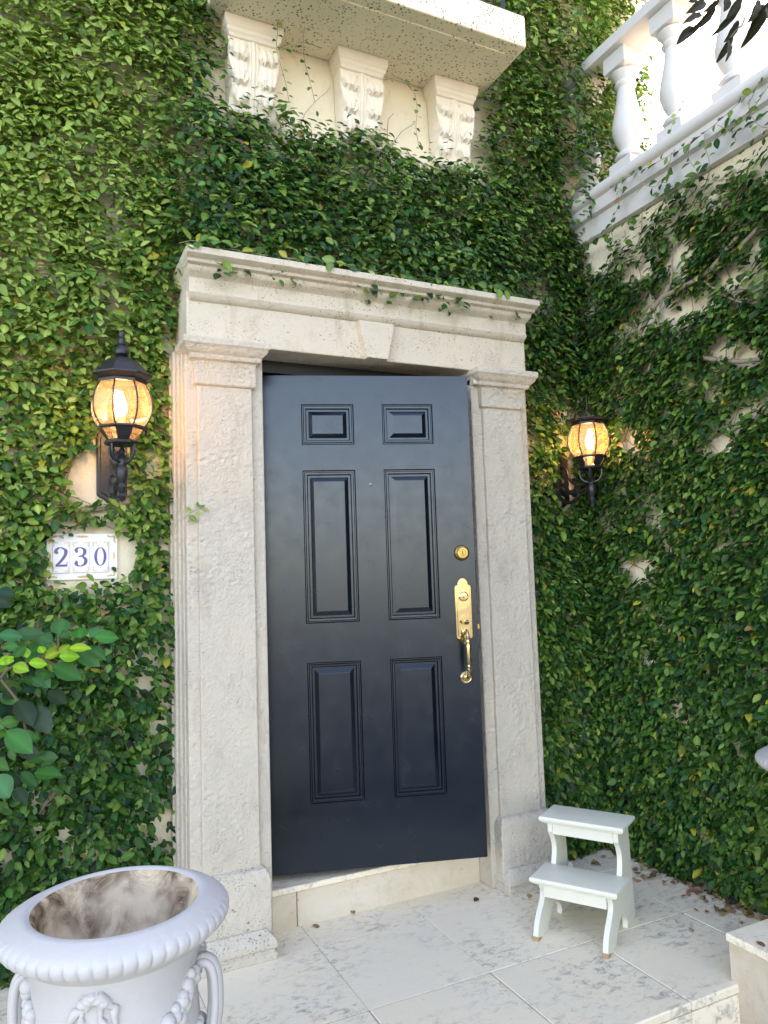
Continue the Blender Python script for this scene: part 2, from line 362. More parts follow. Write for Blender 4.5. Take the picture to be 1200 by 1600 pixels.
# ------------------------------------------------------------------ balcony
bc = thing('balcony', 'small cream balcony with speckled underside on three scroll brackets above the door', 'balcony', (.04, YW, 3.76))
ZS = 3.761
sb = MB(); sb.box(-.655, .738, -.188, YW-.002, ZS, 3.915); slab = sb.obj('slab', M_SPECK, bc, bevel=.008)
MB().box(-.585, .665, -.118, YW-.003, ZS-.006, ZS+.01).obj('soffit_panel', M_SPECK, bc, bevel=.003)
def corbel(x0, x1):
    w = x1-x0; cx = (x0+x1)/2
    MB().mould(x0+.016, x1-.016, .148, YW-.003, [(-.008,3.668),(.0,3.672),(.003,3.684),(.009,3.690),(.010,3.706),(.016,3.713),(.018,3.726),(.020,3.754)]).obj('bracket_cap', M_WHITE2, cb := MBody(x0, x1), bevel=.002)
    return cb
M_WHITE2 = paint_mat('white_corbel_plaster', (.82,.74,.60), .8, bumpy=.5, scale=45, dirt=(.58,.50,.38))
def MBody(x0, x1):
    NS, NT = 72, 44; z0, z1 = 3.675, 3.30; hw = (x1-x0)/2-.016; cx = (x0+x1)/2
    lobes = [(-.04,.60,.34,.40),(.24,.66,.34,.38),(.46,.52,.34,.44),(.10,.34,.20,.18),(.36,.36,.22,.18)]
    vs = []; fs = []
    for i in range(NS+1):
        s = i/NS; z = z0+(z1-z0)*s
        base = .165+.006*math.sin(s*math.pi*1.2)-.022*math.sin(min(1, s*1.25)*math.pi)*(1-s)*1.3+.050*s**2.2
        if s > .80: base -= .030*math.sin((s-.80)/.20*math.pi)
        for j in range(NT+1):
            t = -1+2*j/NT; h = 0
            at_ = abs(t)
            if at_ < .24: h = .010*(1-(at_/.24)**2)+.0035*math.cos(t*40)
            for s0, t0, ls, lt in lobes:
                ds = (s-s0)/ls; dt = (at_-t0-.08*ds)/lt
                lip = 1-.42*dt*dt-.10*abs(math.sin(dt*7))
                if 0 <= ds <= lip and abs(dt) < 1:
                    f = (ds/lip)**1.1*min(1, (lip-ds)/.07); h = max(h, .036*f*(1-.55*dt*dt)*(.82+.18*math.cos(dt*11)))
            if s > .80 and at_ < .75: h += .016*math.sin((s-.80)/.2*math.pi)*(.7+.3*math.cos(t*14))
            vs.append((cx+t*(hw-.012*s+.006*math.sin(s*9)), base-h, z))
        vs.append((cx+(hw-.012*s), YW-.004, z)); vs.append((cx-(hw-.012*s), YW-.004, z))
    R = NT+3
    for i in range(NS):
        for j in range(NT): a = i*R+j; fs.append((a, a+R, a+R+1, a+1))
        a = i*R; fs.append((a+NT, a+R+NT, a+R+NT+1, a+NT+1)); fs.append((a+NT+2, a+R+NT+2, a+R, a))
    fs.append(tuple(NS*R+k for k in range(R)))
    return MB().add(vs, fs).obj('bracket', M_WHITE2, bc, smooth=50)
for x0, x1 in ((-.582,-.330), (-.067,.178), (.433,.676)): corbel(x0, x1)
# iron railing standing on the slab
rl = thing('balcony_railing', 'black wrought iron railing standing on the little balcony slab', 'railing', (.04, -.13, 3.915))
def bar(nm, pts, r, n=6): return MB().tube(pts, r, n).obj(nm, M_IRON, rl)
ry = -.135; xa, xb = -.60, .655
bar('bottom_rail', [(xa,YW-.01,3.95),(xa,ry,3.95),(xb,ry,3.95),(xb,YW-.01,3.95)], .010, 4); bar('top_rail', [(xa,YW-.01,4.75),(xa,ry,4.75),(xb,ry,4.75),(xb,YW-.01,4.75)], .014, 6)
for k in range(9):
    x = xa+(xb-xa)*k/8; bar('post' if k in (0, 8) else 'picket', [(x,ry,3.916),(x,ry,4.75)], .011 if k in (0, 8) else .007, 4)
for k in range(8):
    x = xa+(xb-xa)*(k+.5)/8; pts = []
    for q in range(26):
        a = q/25*2.3*math.pi; r = .050*(1-.62*q/25); pts.append((x+r*math.cos(a+1.2), ry, 4.012+r*math.sin(a+1.2)))
    bar('scroll', pts, .006, 5)

# ------------------------------------------------------------------ door surround
ds = thing('door_surround', 'weathered coral stone door surround with pilasters, keystone and moulded cornice', 'door surround', (0, .1, 0))
def xmould(b, x0, x1, yf, yb, prof, kx): # mould with a smaller overhang at the ends
    n = len(prof); vs = []; fs = []
    for p, z in prof: vs += [(x0-p*kx, yb, z), (x0-p*kx, yf-p, z), (x1+p*kx, yf-p, z), (x1+p*kx, yb, z)]
    for i in range(n-1):
        for k in range(4): a = i*4+k; c = i*4+(k+1) % 4; fs.append((a, c, c+4, a+4))
    fs.append((3,2,1,0)); t = (n-1)*4; fs.append((t, t+1, t+2, t+3)); return b.add(vs, fs)
for s in (-1, 1):
    def bx(b, x0, x1, *r): x0, x1 = sorted((s*x0, s*x1)); return b.box(x0, x1, *r)
    b = MB(); bx(b, .486, .79, .018, YW-.003, 0, 2.2665)
    pil = b.obj('pilaster', M_STONE, ds, bevel=.006)
    b = MB(); bx(b, .534, .748, 0, .10, .29, 2.105); b.obj('shaft_panel', M_STONE, pil, bevel=.007)
    for k in range(4):
        b = MB(); bx(b, .7895, .797+.007*k, .052+.048*k, YW-.004, 0, 2.266-.001*k); b.obj('fillet', M_STONE, pil, bevel=.003)
    x0, x1 = sorted((s*.534, s*.748)); c0, c1 = sorted((s*.577, s*.772)); p0, p1 = sorted((s*.535, s*.765))
    MB().mould(x0, x1, 0, .12, [(.002,2.098),(.011,2.104),(.012,2.112),(.012,2.188),(.016,2.194),(.026,2.198),(.031,2.206),(.031,2.214),(.040,2.220),(.050,2.232),(.054,2.242),(.060,2.247),(.061,2.268),(.056,2.274),(.0,2.276)]).obj('capital', M_STONE, pil, bevel=.003)
    MB().mould(p0, p1, -.012, .12, [(.028,.05),(.028,.262),(.024,.280),(.014,.296),(.0,.302)]).obj('plinth', M_STONEP, pil, bevel=.006)
    MB().mould(c0, c1, -.012, .13, [(.074,.0),(.075,.024),(.068,.028),(.067,.036),(.075,.041),(.075,.062),(.066,.076),(.050,.090),(.044,.098)]).obj('base_moulding', M_STONEP, pil, bevel=.003)
MB().box(-.785, .785, .0005, YW-.002, 2.267, 2.46).obj('lintel', M_STONEW, ds, bevel=.006)
xmould(MB(), -.772, .772, 0, YW-.002, [(.0,2.425),(.010,2.430),(.020,2.440),(.026,2.452),(.022,2.462),(.022,2.508),(.028,2.516),(.046,2.524),(.056,2.534),(.058,2.544),(.076,2.549),(.080,2.560),(.096,2.566),(.106,2.572),(.108,2.594),(.098,2.600),(.0,2.604)], .28).obj('cornice', M_STONEW, ds, bevel=.0015)
kb = MB().prism([(-.048,2.2655),(.048,2.2655),(.084,2.422),(-.084,2.422)], lambda x, z: (x, -.034, z), lambda x, z: (x, .03, z)).obj('keystone', M_STONEW, ds, bevel=.003)
MB().box(.486, .542, -.012, .06, 2.200, 2.262).obj('repair_patch', M_STONE, ds, bevel=.008)
sill = thing('threshold', 'cream travertine threshold step under the dark door', 'doorstep', (0, .2, 0))
for x0, x1 in ((-.4855,-.3615), (-.3585,.4855)):
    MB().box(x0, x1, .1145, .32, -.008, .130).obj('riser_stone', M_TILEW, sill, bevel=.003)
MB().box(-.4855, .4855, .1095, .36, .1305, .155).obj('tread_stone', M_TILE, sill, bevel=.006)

# ------------------------------------------------------------------ door
fr = MB().box(-.4855, .4855, .152, .345, 2.2165, 2.2668).obj('door_frame', M_FRAMEDARK, ds)
for s in (-1, 1): x0, x1 = sorted((s*.472, s*.4858)); MB().box(x0, x1, .20, .345, .1555, 2.216).obj('jamb', M_FRAMEDARK, fr)
door = thing('door', 'navy black six panel front door standing slightly open', 'door', (-.4672, .1966, .1817), world=False)
door.rotation_euler.z = -math.radians(17.54)
T, DW, DH = .045, .915, 2.03
xs = [0, .190, .412, .534, .755, DW]; zs = [0, .264, .828, .987, 1.624, 1.732, 1.906, DH]
b = MB()
for i in range(5):
    for j in range(7):
        if i in (1, 3) and j in (1, 3, 5): continue
        b.box(xs[i], xs[i+1], 0, T, zs[j], zs[j+1])
leaf = b.obj('leaf', M_DOOR, door, smooth=0)
for i in (1, 3):
    for j in (1, 3, 5):
        x0, x1, z0, z1 = xs[i], xs[i+1], zs[j], zs[j+1]
        rings = [(0,0),(.004,.0055),(.0075,.0055),(.0105,.0010),(.0175,.0012),(.0215,.0105),(.0300,.0105),(.0330,.0090),(.0460,.0022),(.0480,.0016)]
        vs = []; fs = []
        for d, y in rings: vs += [(x0+d, y, z0+d), (x1-d, y, z0+d), (x1-d, y, z1-d), (x0+d, y, z1-d)]
        for k in range(len(rings)-1):
            for q in range(4): a = k*4+q; c = k*4+(q+1) % 4; fs.append((a, c, c+4, a+4))
        t = (len(rings)-1)*4; fs.append((t, t+1, t+2, t+3)); n = len(vs)
        vs += [(x0, T, z0), (x1, T, z0), (x1, T, z1), (x0, T, z1)]; fs.append((n+3, n+2, n+1, n))
        MB().add(vs, fs).obj('panel', M_DOOR, leaf, smooth=0)
def lathe_y(b, prof, c, n=28):                   # lathe about the y axis: profile (r, outwards)
    t = MB().lathe(prof, n); return b.add([(c[0]+x, c[1]-z, c[2]+y) for x, y, z in t.v], [tuple(reversed(f)) for f in t.f])
db = lathe_y(MB(), [(.033,0),(.033,.006),(.029,.012),(.026,.013),(.0235,.020),(.0225,.021),(.014,.021),(.013,.0185),(.0,.0185)], (.858,0,1.260)).obj('deadbolt', M_BRASSOLD, door)
MB().box(.8565, .8595, -.0195, -.018, 1.253, 1.267).obj('keyhole', M_FRAMEDARK, db, smooth=0)
lathe_y(MB(), [(.007,0),(.007,.003),(.004,.004),(.0,.0042)], (.476,0,1.561), 14).obj('peephole', M_PEEP, door)
cxh = .856
top = [(cxh-.035,1.115)]+[(cxh-.030,1.122),(cxh-.022,1.124)]+[(cxh+.022*math.cos(math.radians(a)), 1.126+.026*math.sin(math.radians(a))) for a in range(180, -1, -15)]+[(cxh+.022,1.124),(cxh+.030,1.122),(cxh+.035,1.115)]
bot = [(cxh+.035,.905),(cxh+.030,.898),(cxh+.020,.896)]+[(cxh+.019*math.cos(math.radians(a)), .895+.020*math.sin(math.radians(a))) for a in range(0, -181, -15)]+[(cxh-.020,.896),(cxh-.030,.898),(cxh-.035,.905)]
pl = top+bot
hp = MB().prism(pl, lambda x, z: (x, -.004, z), lambda x, z: (x, .0, z)).obj('handle_plate', M_BRASS, door, bevel=.0015)
inn = [(cxh+(x-cxh)*.80, 1.015+(z-1.015)*.94) for x, z in pl]
MB().prism(inn, lambda x, z: (x, -.0085, z), lambda x, z: (x, -.004, z)).obj('raised_plate', M_BRASS, hp, bevel=.0022)
lathe_y(MB(), [(.021,.008),(.021,.012),(.017,.0145),(.0155,.0135),(.0150,.0150),(.0,.0155)], (cxh,0,1.075)).obj('lock_cylinder', M_BRASS, hp)
MB().box(cxh-.0015, cxh+.0015, -.0165, -.0150, 1.068, 1.082).obj('keyhole', M_FRAMEDARK, hp, smooth=0)
tb = MB(); tb.tube(spline([(cxh,-.006,.962),(cxh,-.022,.966),(cxh,-.040,.972),(cxh,-.052,.968)], 5), [.007]*15+[.012], 10); tb.box(cxh-.013, cxh+.013, -.054, -.034, .9695, .9745)
tb.obj('thumb_latch', M_BRASS, hp, bevel=.0015)
gp = spline([(cxh,-.006,.925),(cxh,-.030,.934),(cxh,-.050,.922),(cxh,-.055,.895),(cxh,-.057,.850),(cxh,-.057,.800),(cxh,-.054,.765),(cxh,-.040,.745),(cxh,-.020,.738),(cxh,-.004,.736)], 6)
gr = []
for x, y, z in gp:
    r = .0075
    if .795 < z < .885 and y < -.05: r = .0115-.0012*abs((z-.84)/.045)**2
    for zz in (.905, .892, .788, .775):
        if abs(z-zz) < .004 and y < -.045: r = .0115
    gr.append(r)
MB().tube(gp, gr, 14).obj('grip', M_BRASS, door, smooth=60)
lathe_y(MB(), [(.025,0),(.025,.004),(.020,.008),(.018,.0075),(.014,.012),(.0,.013)], (cxh,0,.736)).obj('grip_rosette', M_BRASS, door)
lathe_y(MB(), [(.012,0),(.012,.010),(.006,.012)], (cxh,0,.925)).obj('grip_mount', M_BRASS, door)
hm = MB(); hm.tube([(-.008,-.004,.0),(-.008,-.004,2.03)], .007, 8); hm.obj('hinge_edge', M_DOOR, door)
lb = MB().box(DW, DW+.0012, .012, .034, .90, 1.0).obj('latch_plate', M_BRASSOLD, door, smooth=0)
MB().box(DW+.001, DW+.012, .016, .030, .935, .955).obj('latch_bolt', M_BRASSOLD, lb, smooth=0)

# ================================================================== LAMPS
def lamp(name, label, loc, intact=True, tilt=0.0, AY=-.35):
    t = thing(name, label, 'wall lamp', loc, 'wall lanterns beside the door', world=False)   # origin: axis of the lantern, on the wall plane, z = 0
    ky = AY/-.35
    def P(n, b, mat=M_IRON, par=t, sm=35, bev=0): return b.obj(n, mat, par, smooth=sm, bevel=bev)
    # back plate with a pointed, ogee lower end
    pz0, pz1, hw = 1.665, 1.955, .055
    poly = [(-hw,1.70),(-hw,pz1-.02),(-hw+.02,pz1),(hw-.02,pz1),(hw,pz1-.02),(hw,1.70),(hw-.010,1.690),(hw-.022,1.686),(.018,1.672),(.0,pz0),(-.018,1.672),(-hw+.022,1.686),(-hw+.010,1.690)]
    bp = P('back_plate', MB().prism(poly, lambda x, z: (x, -.022, z), lambda x, z: (x, .015, z)), bev=.004)
    P('plate_panel', MB().prism([(x*.78, 1.80+(z-1.80)*.88) for x, z in poly], lambda x, z: (x, -.030, z), lambda x, z: (x, -.02, z)), par=bp, bev=.003)
    # arm: main bar, S scrolls
    P('arm', MB().tube(spline([(0,-.025,1.765),(0,-.10*ky,1.745),(0,-.20*ky,1.735),(0,-.29*ky,1.742),(0,AY,1.750)], 6), [.013]*12+[.010]*13, 8))
    P('scroll', MB().tube(spline([(0,-.03,1.70),(0,-.09,1.690),(0,-.15,1.712),(0,-.155,1.742),(0,-.125,1.748),(0,-.112,1.728),(0,-.128,1.720)], 6), .008, 7))
    P('scroll', MB().tube(spline([(0,-.03,1.88),(0,-.07,1.86),(0,-.10,1.80),(0,-.17,1.765),(0,-.235,1.790),(0,-.235,1.825),(0,-.205,1.830),(0,-.200,1.808)], 6), .008, 7))
    # post below the lantern with turned knots
    P('post', MB().lathe([(.002,1.640),(.010,1.646),(.014,1.658),(.009,1.668),(.013,1.676),(.017,1.690),(.012,1.702),(.015,1.712),(.020,1.728),(.021,1.752),(.014,1.764),(.016,1.772),(.013,1.786),(.017,1.794),(.008,1.806),(.011,1.815),(.006,1.826),(.003,1.838)], 12, (0,AY,0)))
    for k in range(4):
        a = math.pi/4+k*math.pi/2; c, s_ = math.cos(a), math.sin(a)
        P('cradle_arm', MB().tube([(c*r, AY+s_*r, z) for r, z in spline([(.014,1.775),(.034,1.782),(.050,1.806),(.052,1.836)], 5)], .0055, 6))
    o8 = math.pi/8
    P('base_ring', MB().lathe([(.030,1.836),(.060,1.838),(.062,1.846),(.056,1.852),(.044,1.853)], 8, (0,AY,0), o8), sm=0, bev=.002)
    P('collar', MB().lathe([(.076,1.890),(.084,1.893),(.083,1.899),(.070,1.9005),(.070,1.890)], 8, (0,AY,0), o8, cap=False), sm=0)
    # lower cage: four solid corner pieces and four panes
    def seg(r0, z0, r1, z1, k, f=1.0, ins=0):
        a0, a1 = o8+k*math.pi/4, o8+(k+1)*math.pi/4; am = (a0+a1)/2; q = []
        for r, z in ((r0, z0), (r1, z1)):
            pa = np.array([r*math.cos(a0), r*math.sin(a0)]); pb = np.array([r*math.cos(a1), r*math.sin(a1)]); pm = (pa+pb)/2
            pa = pm+(pa-pm)*f; pb = pm+(pb-pm)*f; n = np.array([math.cos(am), math.sin(am)])*ins
            q.append((pa-n, pb-n, z))
        return [(q[0][0][0], AY+q[0][0][1], q[0][2]), (q[0][1][0], AY+q[0][1][1], q[0][2]), (q[1][1][0], AY+q[1][1][1], q[1][2]), (q[1][0][0], AY+q[1][0][1], q[1][2])]
    for k in range(8):
        if k % 2 == 0: P('lower_pane', MB().add(seg(.050,1.852,.075,1.890,k,.96,.002), [(0,1,2,3)]), M_GLASS, sm=0)
        else:
            A = seg(.050,1.852,.076,1.890,k); B = seg(.046,1.852,.071,1.890,k); P('corner_piece', MB().add(A+B, [(0,1,2,3),(7,6,5,4),(0,4,5,1),(1,5,6,2),(2,6,7,3),(3,7,4,0)]), sm=0)
    prof = [(.076,1.900),(.088,1.915),(.0965,1.932),(.1020,1.950),(.1035,1.968),(.1025,1.986),(.0985,2.006),(.0925,2.024),(.0845,2.040),(.078,2.050)]
    for k in range(8):
        vs = []; fs = []
        for j, (r, z) in enumerate(prof):
            q = seg(r, z, r, z, k, .985, .001); vs += [q[0], q[1]]
            if j: a = (j-1)*2; fs.append((a, a+1, a+3, a+2))
        P('pane', MB().add(vs, fs), M_GLASS, sm=60)
        a = o8+k*math.pi/4; P('rib', MB().tube([((r+.001)*math.cos(a), AY+(r+.001)*math.sin(a), z) for r, z in prof], .0031, 5))
    P('upper_collar', MB().lathe([(.076,2.048),(.085,2.049),(.086,2.058),(.080,2.064),(.060,2.065),(.060,2.048)], 8, (0,AY,0), o8, cap=False), sm=0)
    if intact:
        P('eave', MB().lathe([(.078,2.058),(.101,2.071),(.106,2.075),(.106,2.081),(.098,2.084),(.02,2.085)], 8, (0,AY,0), o8), sm=0, bev=.0015)
        P('roof', MB().lathe([(.096,2.084),(.085,2.098),(.072,2.114),(.058,2.128),(.044,2.138),(.030,2.143)], 8, (0,AY,0), o8), sm=0, bev=.0015)
        P('finial', MB().lathe([(.018,2.142),(.024,2.147),(.016,2.150),(.025,2.156),(.028,2.166),(.024,2.178),(.015,2.188),(.017,2.192),(.013,2.196),(.012,2.212),(.014,2.216),(.010,2.222),(.012,2.232),(.009,2.240),(.003,2.245)], 14, (0,AY,0)))
    else:
        P('eave', MB().lathe([(.074,2.060),(.098,2.072),(.103,2.076),(.102,2.080),(.060,2.079),(.060,2.060)], 8, (0,AY,0), o8, cap=False), sm=0)
        P('roof_strut', MB().tube([(-.062,AY,2.080),(-.030,AY,2.108),(-.002,AY,2.130)], [.006,.006,.004], 6)); P('roof_strut', MB().tube([(.045,AY+.02,2.080),(.02,AY+.01,2.106),(.0,AY,2.130)], [.004,.004,.003], 6))
        P('finial_rod', MB().tube([(0,AY,2.06),(0,AY,2.13),(-.001,AY,2.205)], [.004,.004,.003], 6))
    P('candle_sleeve', MB().lathe([(.013,1.850),(.013,1.935),(.010,1.938)], 12, (0,AY,0)), M_SLEEVE)
    P('bulb', MB().lathe([(.006,1.938),(.013,1.948),(.0165,1.962),(.0155,1.980),(.010,1.998),(.004,2.014),(.001,2.024)], 14, (0,AY,0)), M_BULB)
    t.rotation_euler = (0, tilt, 0)
    return t
M_SLEEVE = paint_mat('candle_sleeve', (.75,.66,.50), .5)
lamp('wall_lantern', 'black lantern with intact peaked roof and finial above the house number', (-1.030, YW-.003, 0), True)
lamp('wall_lantern', 'black lantern with broken open top and thin rod right of the door', (1.137, YW-.003, 0), False, AY=-.25)

# ================================================================== HOUSE NUMBER
A0 = at(72, 834, 1, YW-.012); A1 = at(184, 905, 1, YW-.012); px0, px1, pz1, pz0 = A0[0], A1[0], at(128, 833, 1, YW-.012)[2], at(128, 906, 1, YW-.012)[2]
pw, ph_ = px1-px0, pz1-pz0
hn = thing('house_number_plaque', 'white glazed tile plaque reading 230 under the left lantern', 'house number', (px0, YW, pz0), world=False)
YF = -.012
MB().box(.0, pw, YF, .004, 0, ph_).obj('border_tile', M_CERAMIC, hn, bevel=.003)
tw_, x_ = pw*.212, pw*.125
def stroke(pts, wid, z0, y0=YF-.0085):
    n = len(pts); vs = []; fs = []
    for k in range(n):
        a = np.array(pts[max(k-1, 0)]); c = np.array(pts[min(k+1, n-1)]); d = (c-a)/max(1e-9, np.linalg.norm(c-a)); nn = np.array([-d[1], d[0]])
        w = wid[k] if hasattr(wid, '__len__') else wid; p = np.array(pts[k])
        for q in (p+nn*w/2, p-nn*w/2): vs += [(q[0], y0, q[1])]
    for k in range(n-1): a = 2*k; fs.append((a, a+1, a+3, a+2))
    return vs, fs
def digit(ch, cx, cz, h):
    w = h*.62; f = lambda p: (cx+(p[0]-.5)*w, cz+(p[1]-.5)*h); b = MB()
    if ch == '0':
        vs = []; fs = []; n = 40
        for k in range(n):
            a = 2*math.pi*k/n; o_ = f((.5+.5*math.cos(a), .5+.5*math.sin(a))); i_ = f((.5+.27*math.cos(a), .5+.455*math.sin(a))); vs += [(o_[0], YF-.0085, o_[1]), (i_[0], YF-.0085, i_[1])]
        for k in range(n): a = 2*k; c = 2*((k+1) % n); fs.append((a, a+1, c+1, c))
        b.add(vs, fs)
    else:
        if ch == '2': P_ = spline([(.08,.70),(.10,.86),(.30,.985),(.56,.985),(.84,.86),(.84,.66),(.66,.44),(.38,.22),(.10,.05)], 6)
        else: P_ = spline([(.08,.80),(.18,.94),(.44,.99),(.74,.90),(.80,.74),(.66,.58),(.38,.53),(.66,.50),(.88,.34),(.80,.12),(.46,.01),(.18,.07),(.06,.22)], 6)
        q = [f(p) for p in P_]; wd = []
        for k in range(len(q)):
            a = np.array(q[max(k-1, 0)]); c = np.array(q[min(k+1, len(q)-1)]); d = (c-a)/max(1e-9, np.linalg.norm(c-a)); wd.append(h*(.045+.13*abs(d[1])**1.4))
        b.add(*stroke(q, wd, 0))
        if ch == '2': b.add(*stroke([f((.06,.055)), f((.5,.055)), f((.97,.055))], h*.11, 0, YF-.0087)); b.add(*stroke([f((.945,.02)), f((.96,.24))], h*.04, 0, YF-.0089))
        ends = [(.15,.74)] if ch == '2' else [(.15,.79), (.14,.23)]
        for e in ends:
            c = f(e); b.add([(c[0]+h*.075*math.cos(a), YF-.0091, c[1]+h*.075*math.sin(a)) for a in [2*math.pi*k/14 for k in range(14)]], [tuple(range(14))])
    return b
for k, ch in enumerate('230'):
    cx = pw*(.205+.272*k)+pw*.012*0; cz = ph_*.49
    dt = MB().box(cx-pw*.117, cx+pw*.117, YF-.0075, YF+.001, cz-ph_*.335, cz+ph_*.335).obj('digit_tile', M_DIGITTILE, hn, bevel=.0015)
    digit(ch, cx, cz, ph_*.40).obj('digit', M_BLUE, dt, smooth=0)
    for sx in (-1, 1):
        for sz in (-1, 1):
            q = MB(); c = (cx+sx*pw*.100, cz+sz*ph_*.30); q.add(*stroke([(c[0]-sx*pw*.055, c[1]), c, (c[0], c[1]-sz*ph_*.085)], .0035, 0, YF-.0082)); q.obj('gold_corner', M_GOLD, dt, smooth=0)
for cx, cz, rx, rz in ((.5,.925,.095,.028),(.5,.065,.095,.028),(.945,.5,.016,.10),(.055,.5,.016,.10)):
    q = MB(); q.add([(pw*(cx+rx*math.cos(a)*(1 if k % 2 else .72)), YF-.0006, ph_*cz+pw*0+ph_*rz*1.0*math.sin(a)*(1 if k % 2 else .72)) for k, a in enumerate([2*math.pi*k/20 for k in range(20)])], [tuple(range(20))]); q.obj('gold_medallion', M_GOLD, hn, smooth=0)
for sx in (0, 1):
    for sz in (0, 1):
        q = MB(); c = np.array([pw*(.035 if sx == 0 else .965), ph_*(.06 if sz == 0 else .94)]); dx, dz = (1 if sx == 0 else -1), (1 if sz == 0 else -1)
        q.add(*stroke(spline([(c[0]+dx*.030, c[1]), (c[0]+dx*.018, c[1]+dz*.004), (c[0]+dx*.004, c[1]+dz*.003), (c[0]+dx*.004, c[1]+dz*.016), (c[0], c[1]+dz*.028)], 4), [.003+.004*abs(math.sin(k*1.1)) for k in range(17)], 0, YF-.0007)); q.obj('corner_scroll', M_GOLD, hn, smooth=0)

# ================================================================== STEP STOOL
st = thing('step_stool', 'pale grey-green two step wooden stool with curved chipped legs', 'step stool', (.364, -.427, 0), world=False)
st.rotation_euler.z = math.atan2(-.85, .53)
SW = .276
front = spline([(.000,.0),(.004,.028),(.018,.058),(.044,.088),(.076,.116),(.090,.143),(.078,.172)], 5)
upper = spline([(.215,.196),(.228,.225),(.236,.262),(.224,.298),(.200,.330)], 5)
arch = spline([(.258,.0),(.262,.022),(.250,.040),(.225,.058),(.196,.072),(.166,.060),(.138,.040),(.118,.024),(.112,.0)], 4)
side = front+[(.070,.196)]+upper+[(.200,.364),(.342,.364),(.376,.0)]+arch
for u in (0, SW-.020):
    p = MB().prism(side, lambda v, z: (u, v, z), lambda v, z: (u+.020, v, z)).obj('side_panel', M_STOOL, st, bevel=.0018)
    for v0 in (.001, ):
        MB().prism([(-.0008,-.0005),(.0012,.016),(.006,.010),(.013,.013),(.022,.006),(.030,.008),(.036,-.0005)], lambda v, z: (u-.0008, v, z+.0006), lambda v, z: (u+.0208, v, z+.0006)).obj('worn_foot', M_STOOLEDGE, p)
tprof = lambda z: [(-.012,z),(-.010,z+.003),(-.004,z+.0045),(-.004,z+.008),(.0,z+.009),(.003,z+.014),(.003,z+.021),(.0,z+.026),(-.006,z+.0275)]
def tread(v0, v1, z, u0, u1):
    b = MB(); n = len(tprof(z)); vs = []; fs = []
    for p, zz in tprof(z): vs += [(u0-p, v1+p, zz), (u0-p, v0-p, zz), (u1+p, v0-p, zz), (u1+p, v1+p, zz)]
    for i in range(n-1):
        for k in range(4): a = i*4+k; c = i*4+(k+1) % 4; fs.append((a, c, c+4, a+4))
    fs += [(3,2,1,0), tuple((n-1)*4+k for k in range(4))]; b.add(vs, fs); return b.obj('tread', M_STOOL, st, bevel=.0012)
t1 = tread(.056, .222, .176, -.024, SW+.024); t2 = tread(.180, .348, .3645, -.024, SW+.024)
for v, z0, z1 in ((.073, .133, .1757), (.203, .322, .3642)):
    MB().box(.0202, SW-.0202, v, v+.016, z0, z1).obj('apron', M_STOOL, st, bevel=.0015)
MB().box(.0202, SW-.0202, .322, .338, .31, .3642).obj('apron', M_STOOL, st, bevel=.0015)
MB().box(.0202, SW-.0202, .335, .350, .10, .15).obj('stretcher', M_STOOL, st, bevel=.0015)
for tr, v0, z in ((t1, .075, .182), (t2, .198, .3705)):
    for k in range(6):
        for u in (-.0155, SW+.0155): MB().ball((u, v0+k*.027, z-.002), .0038, 8, 5).obj('bead', M_STOOL, tr)
    for k in range(0):
        pass

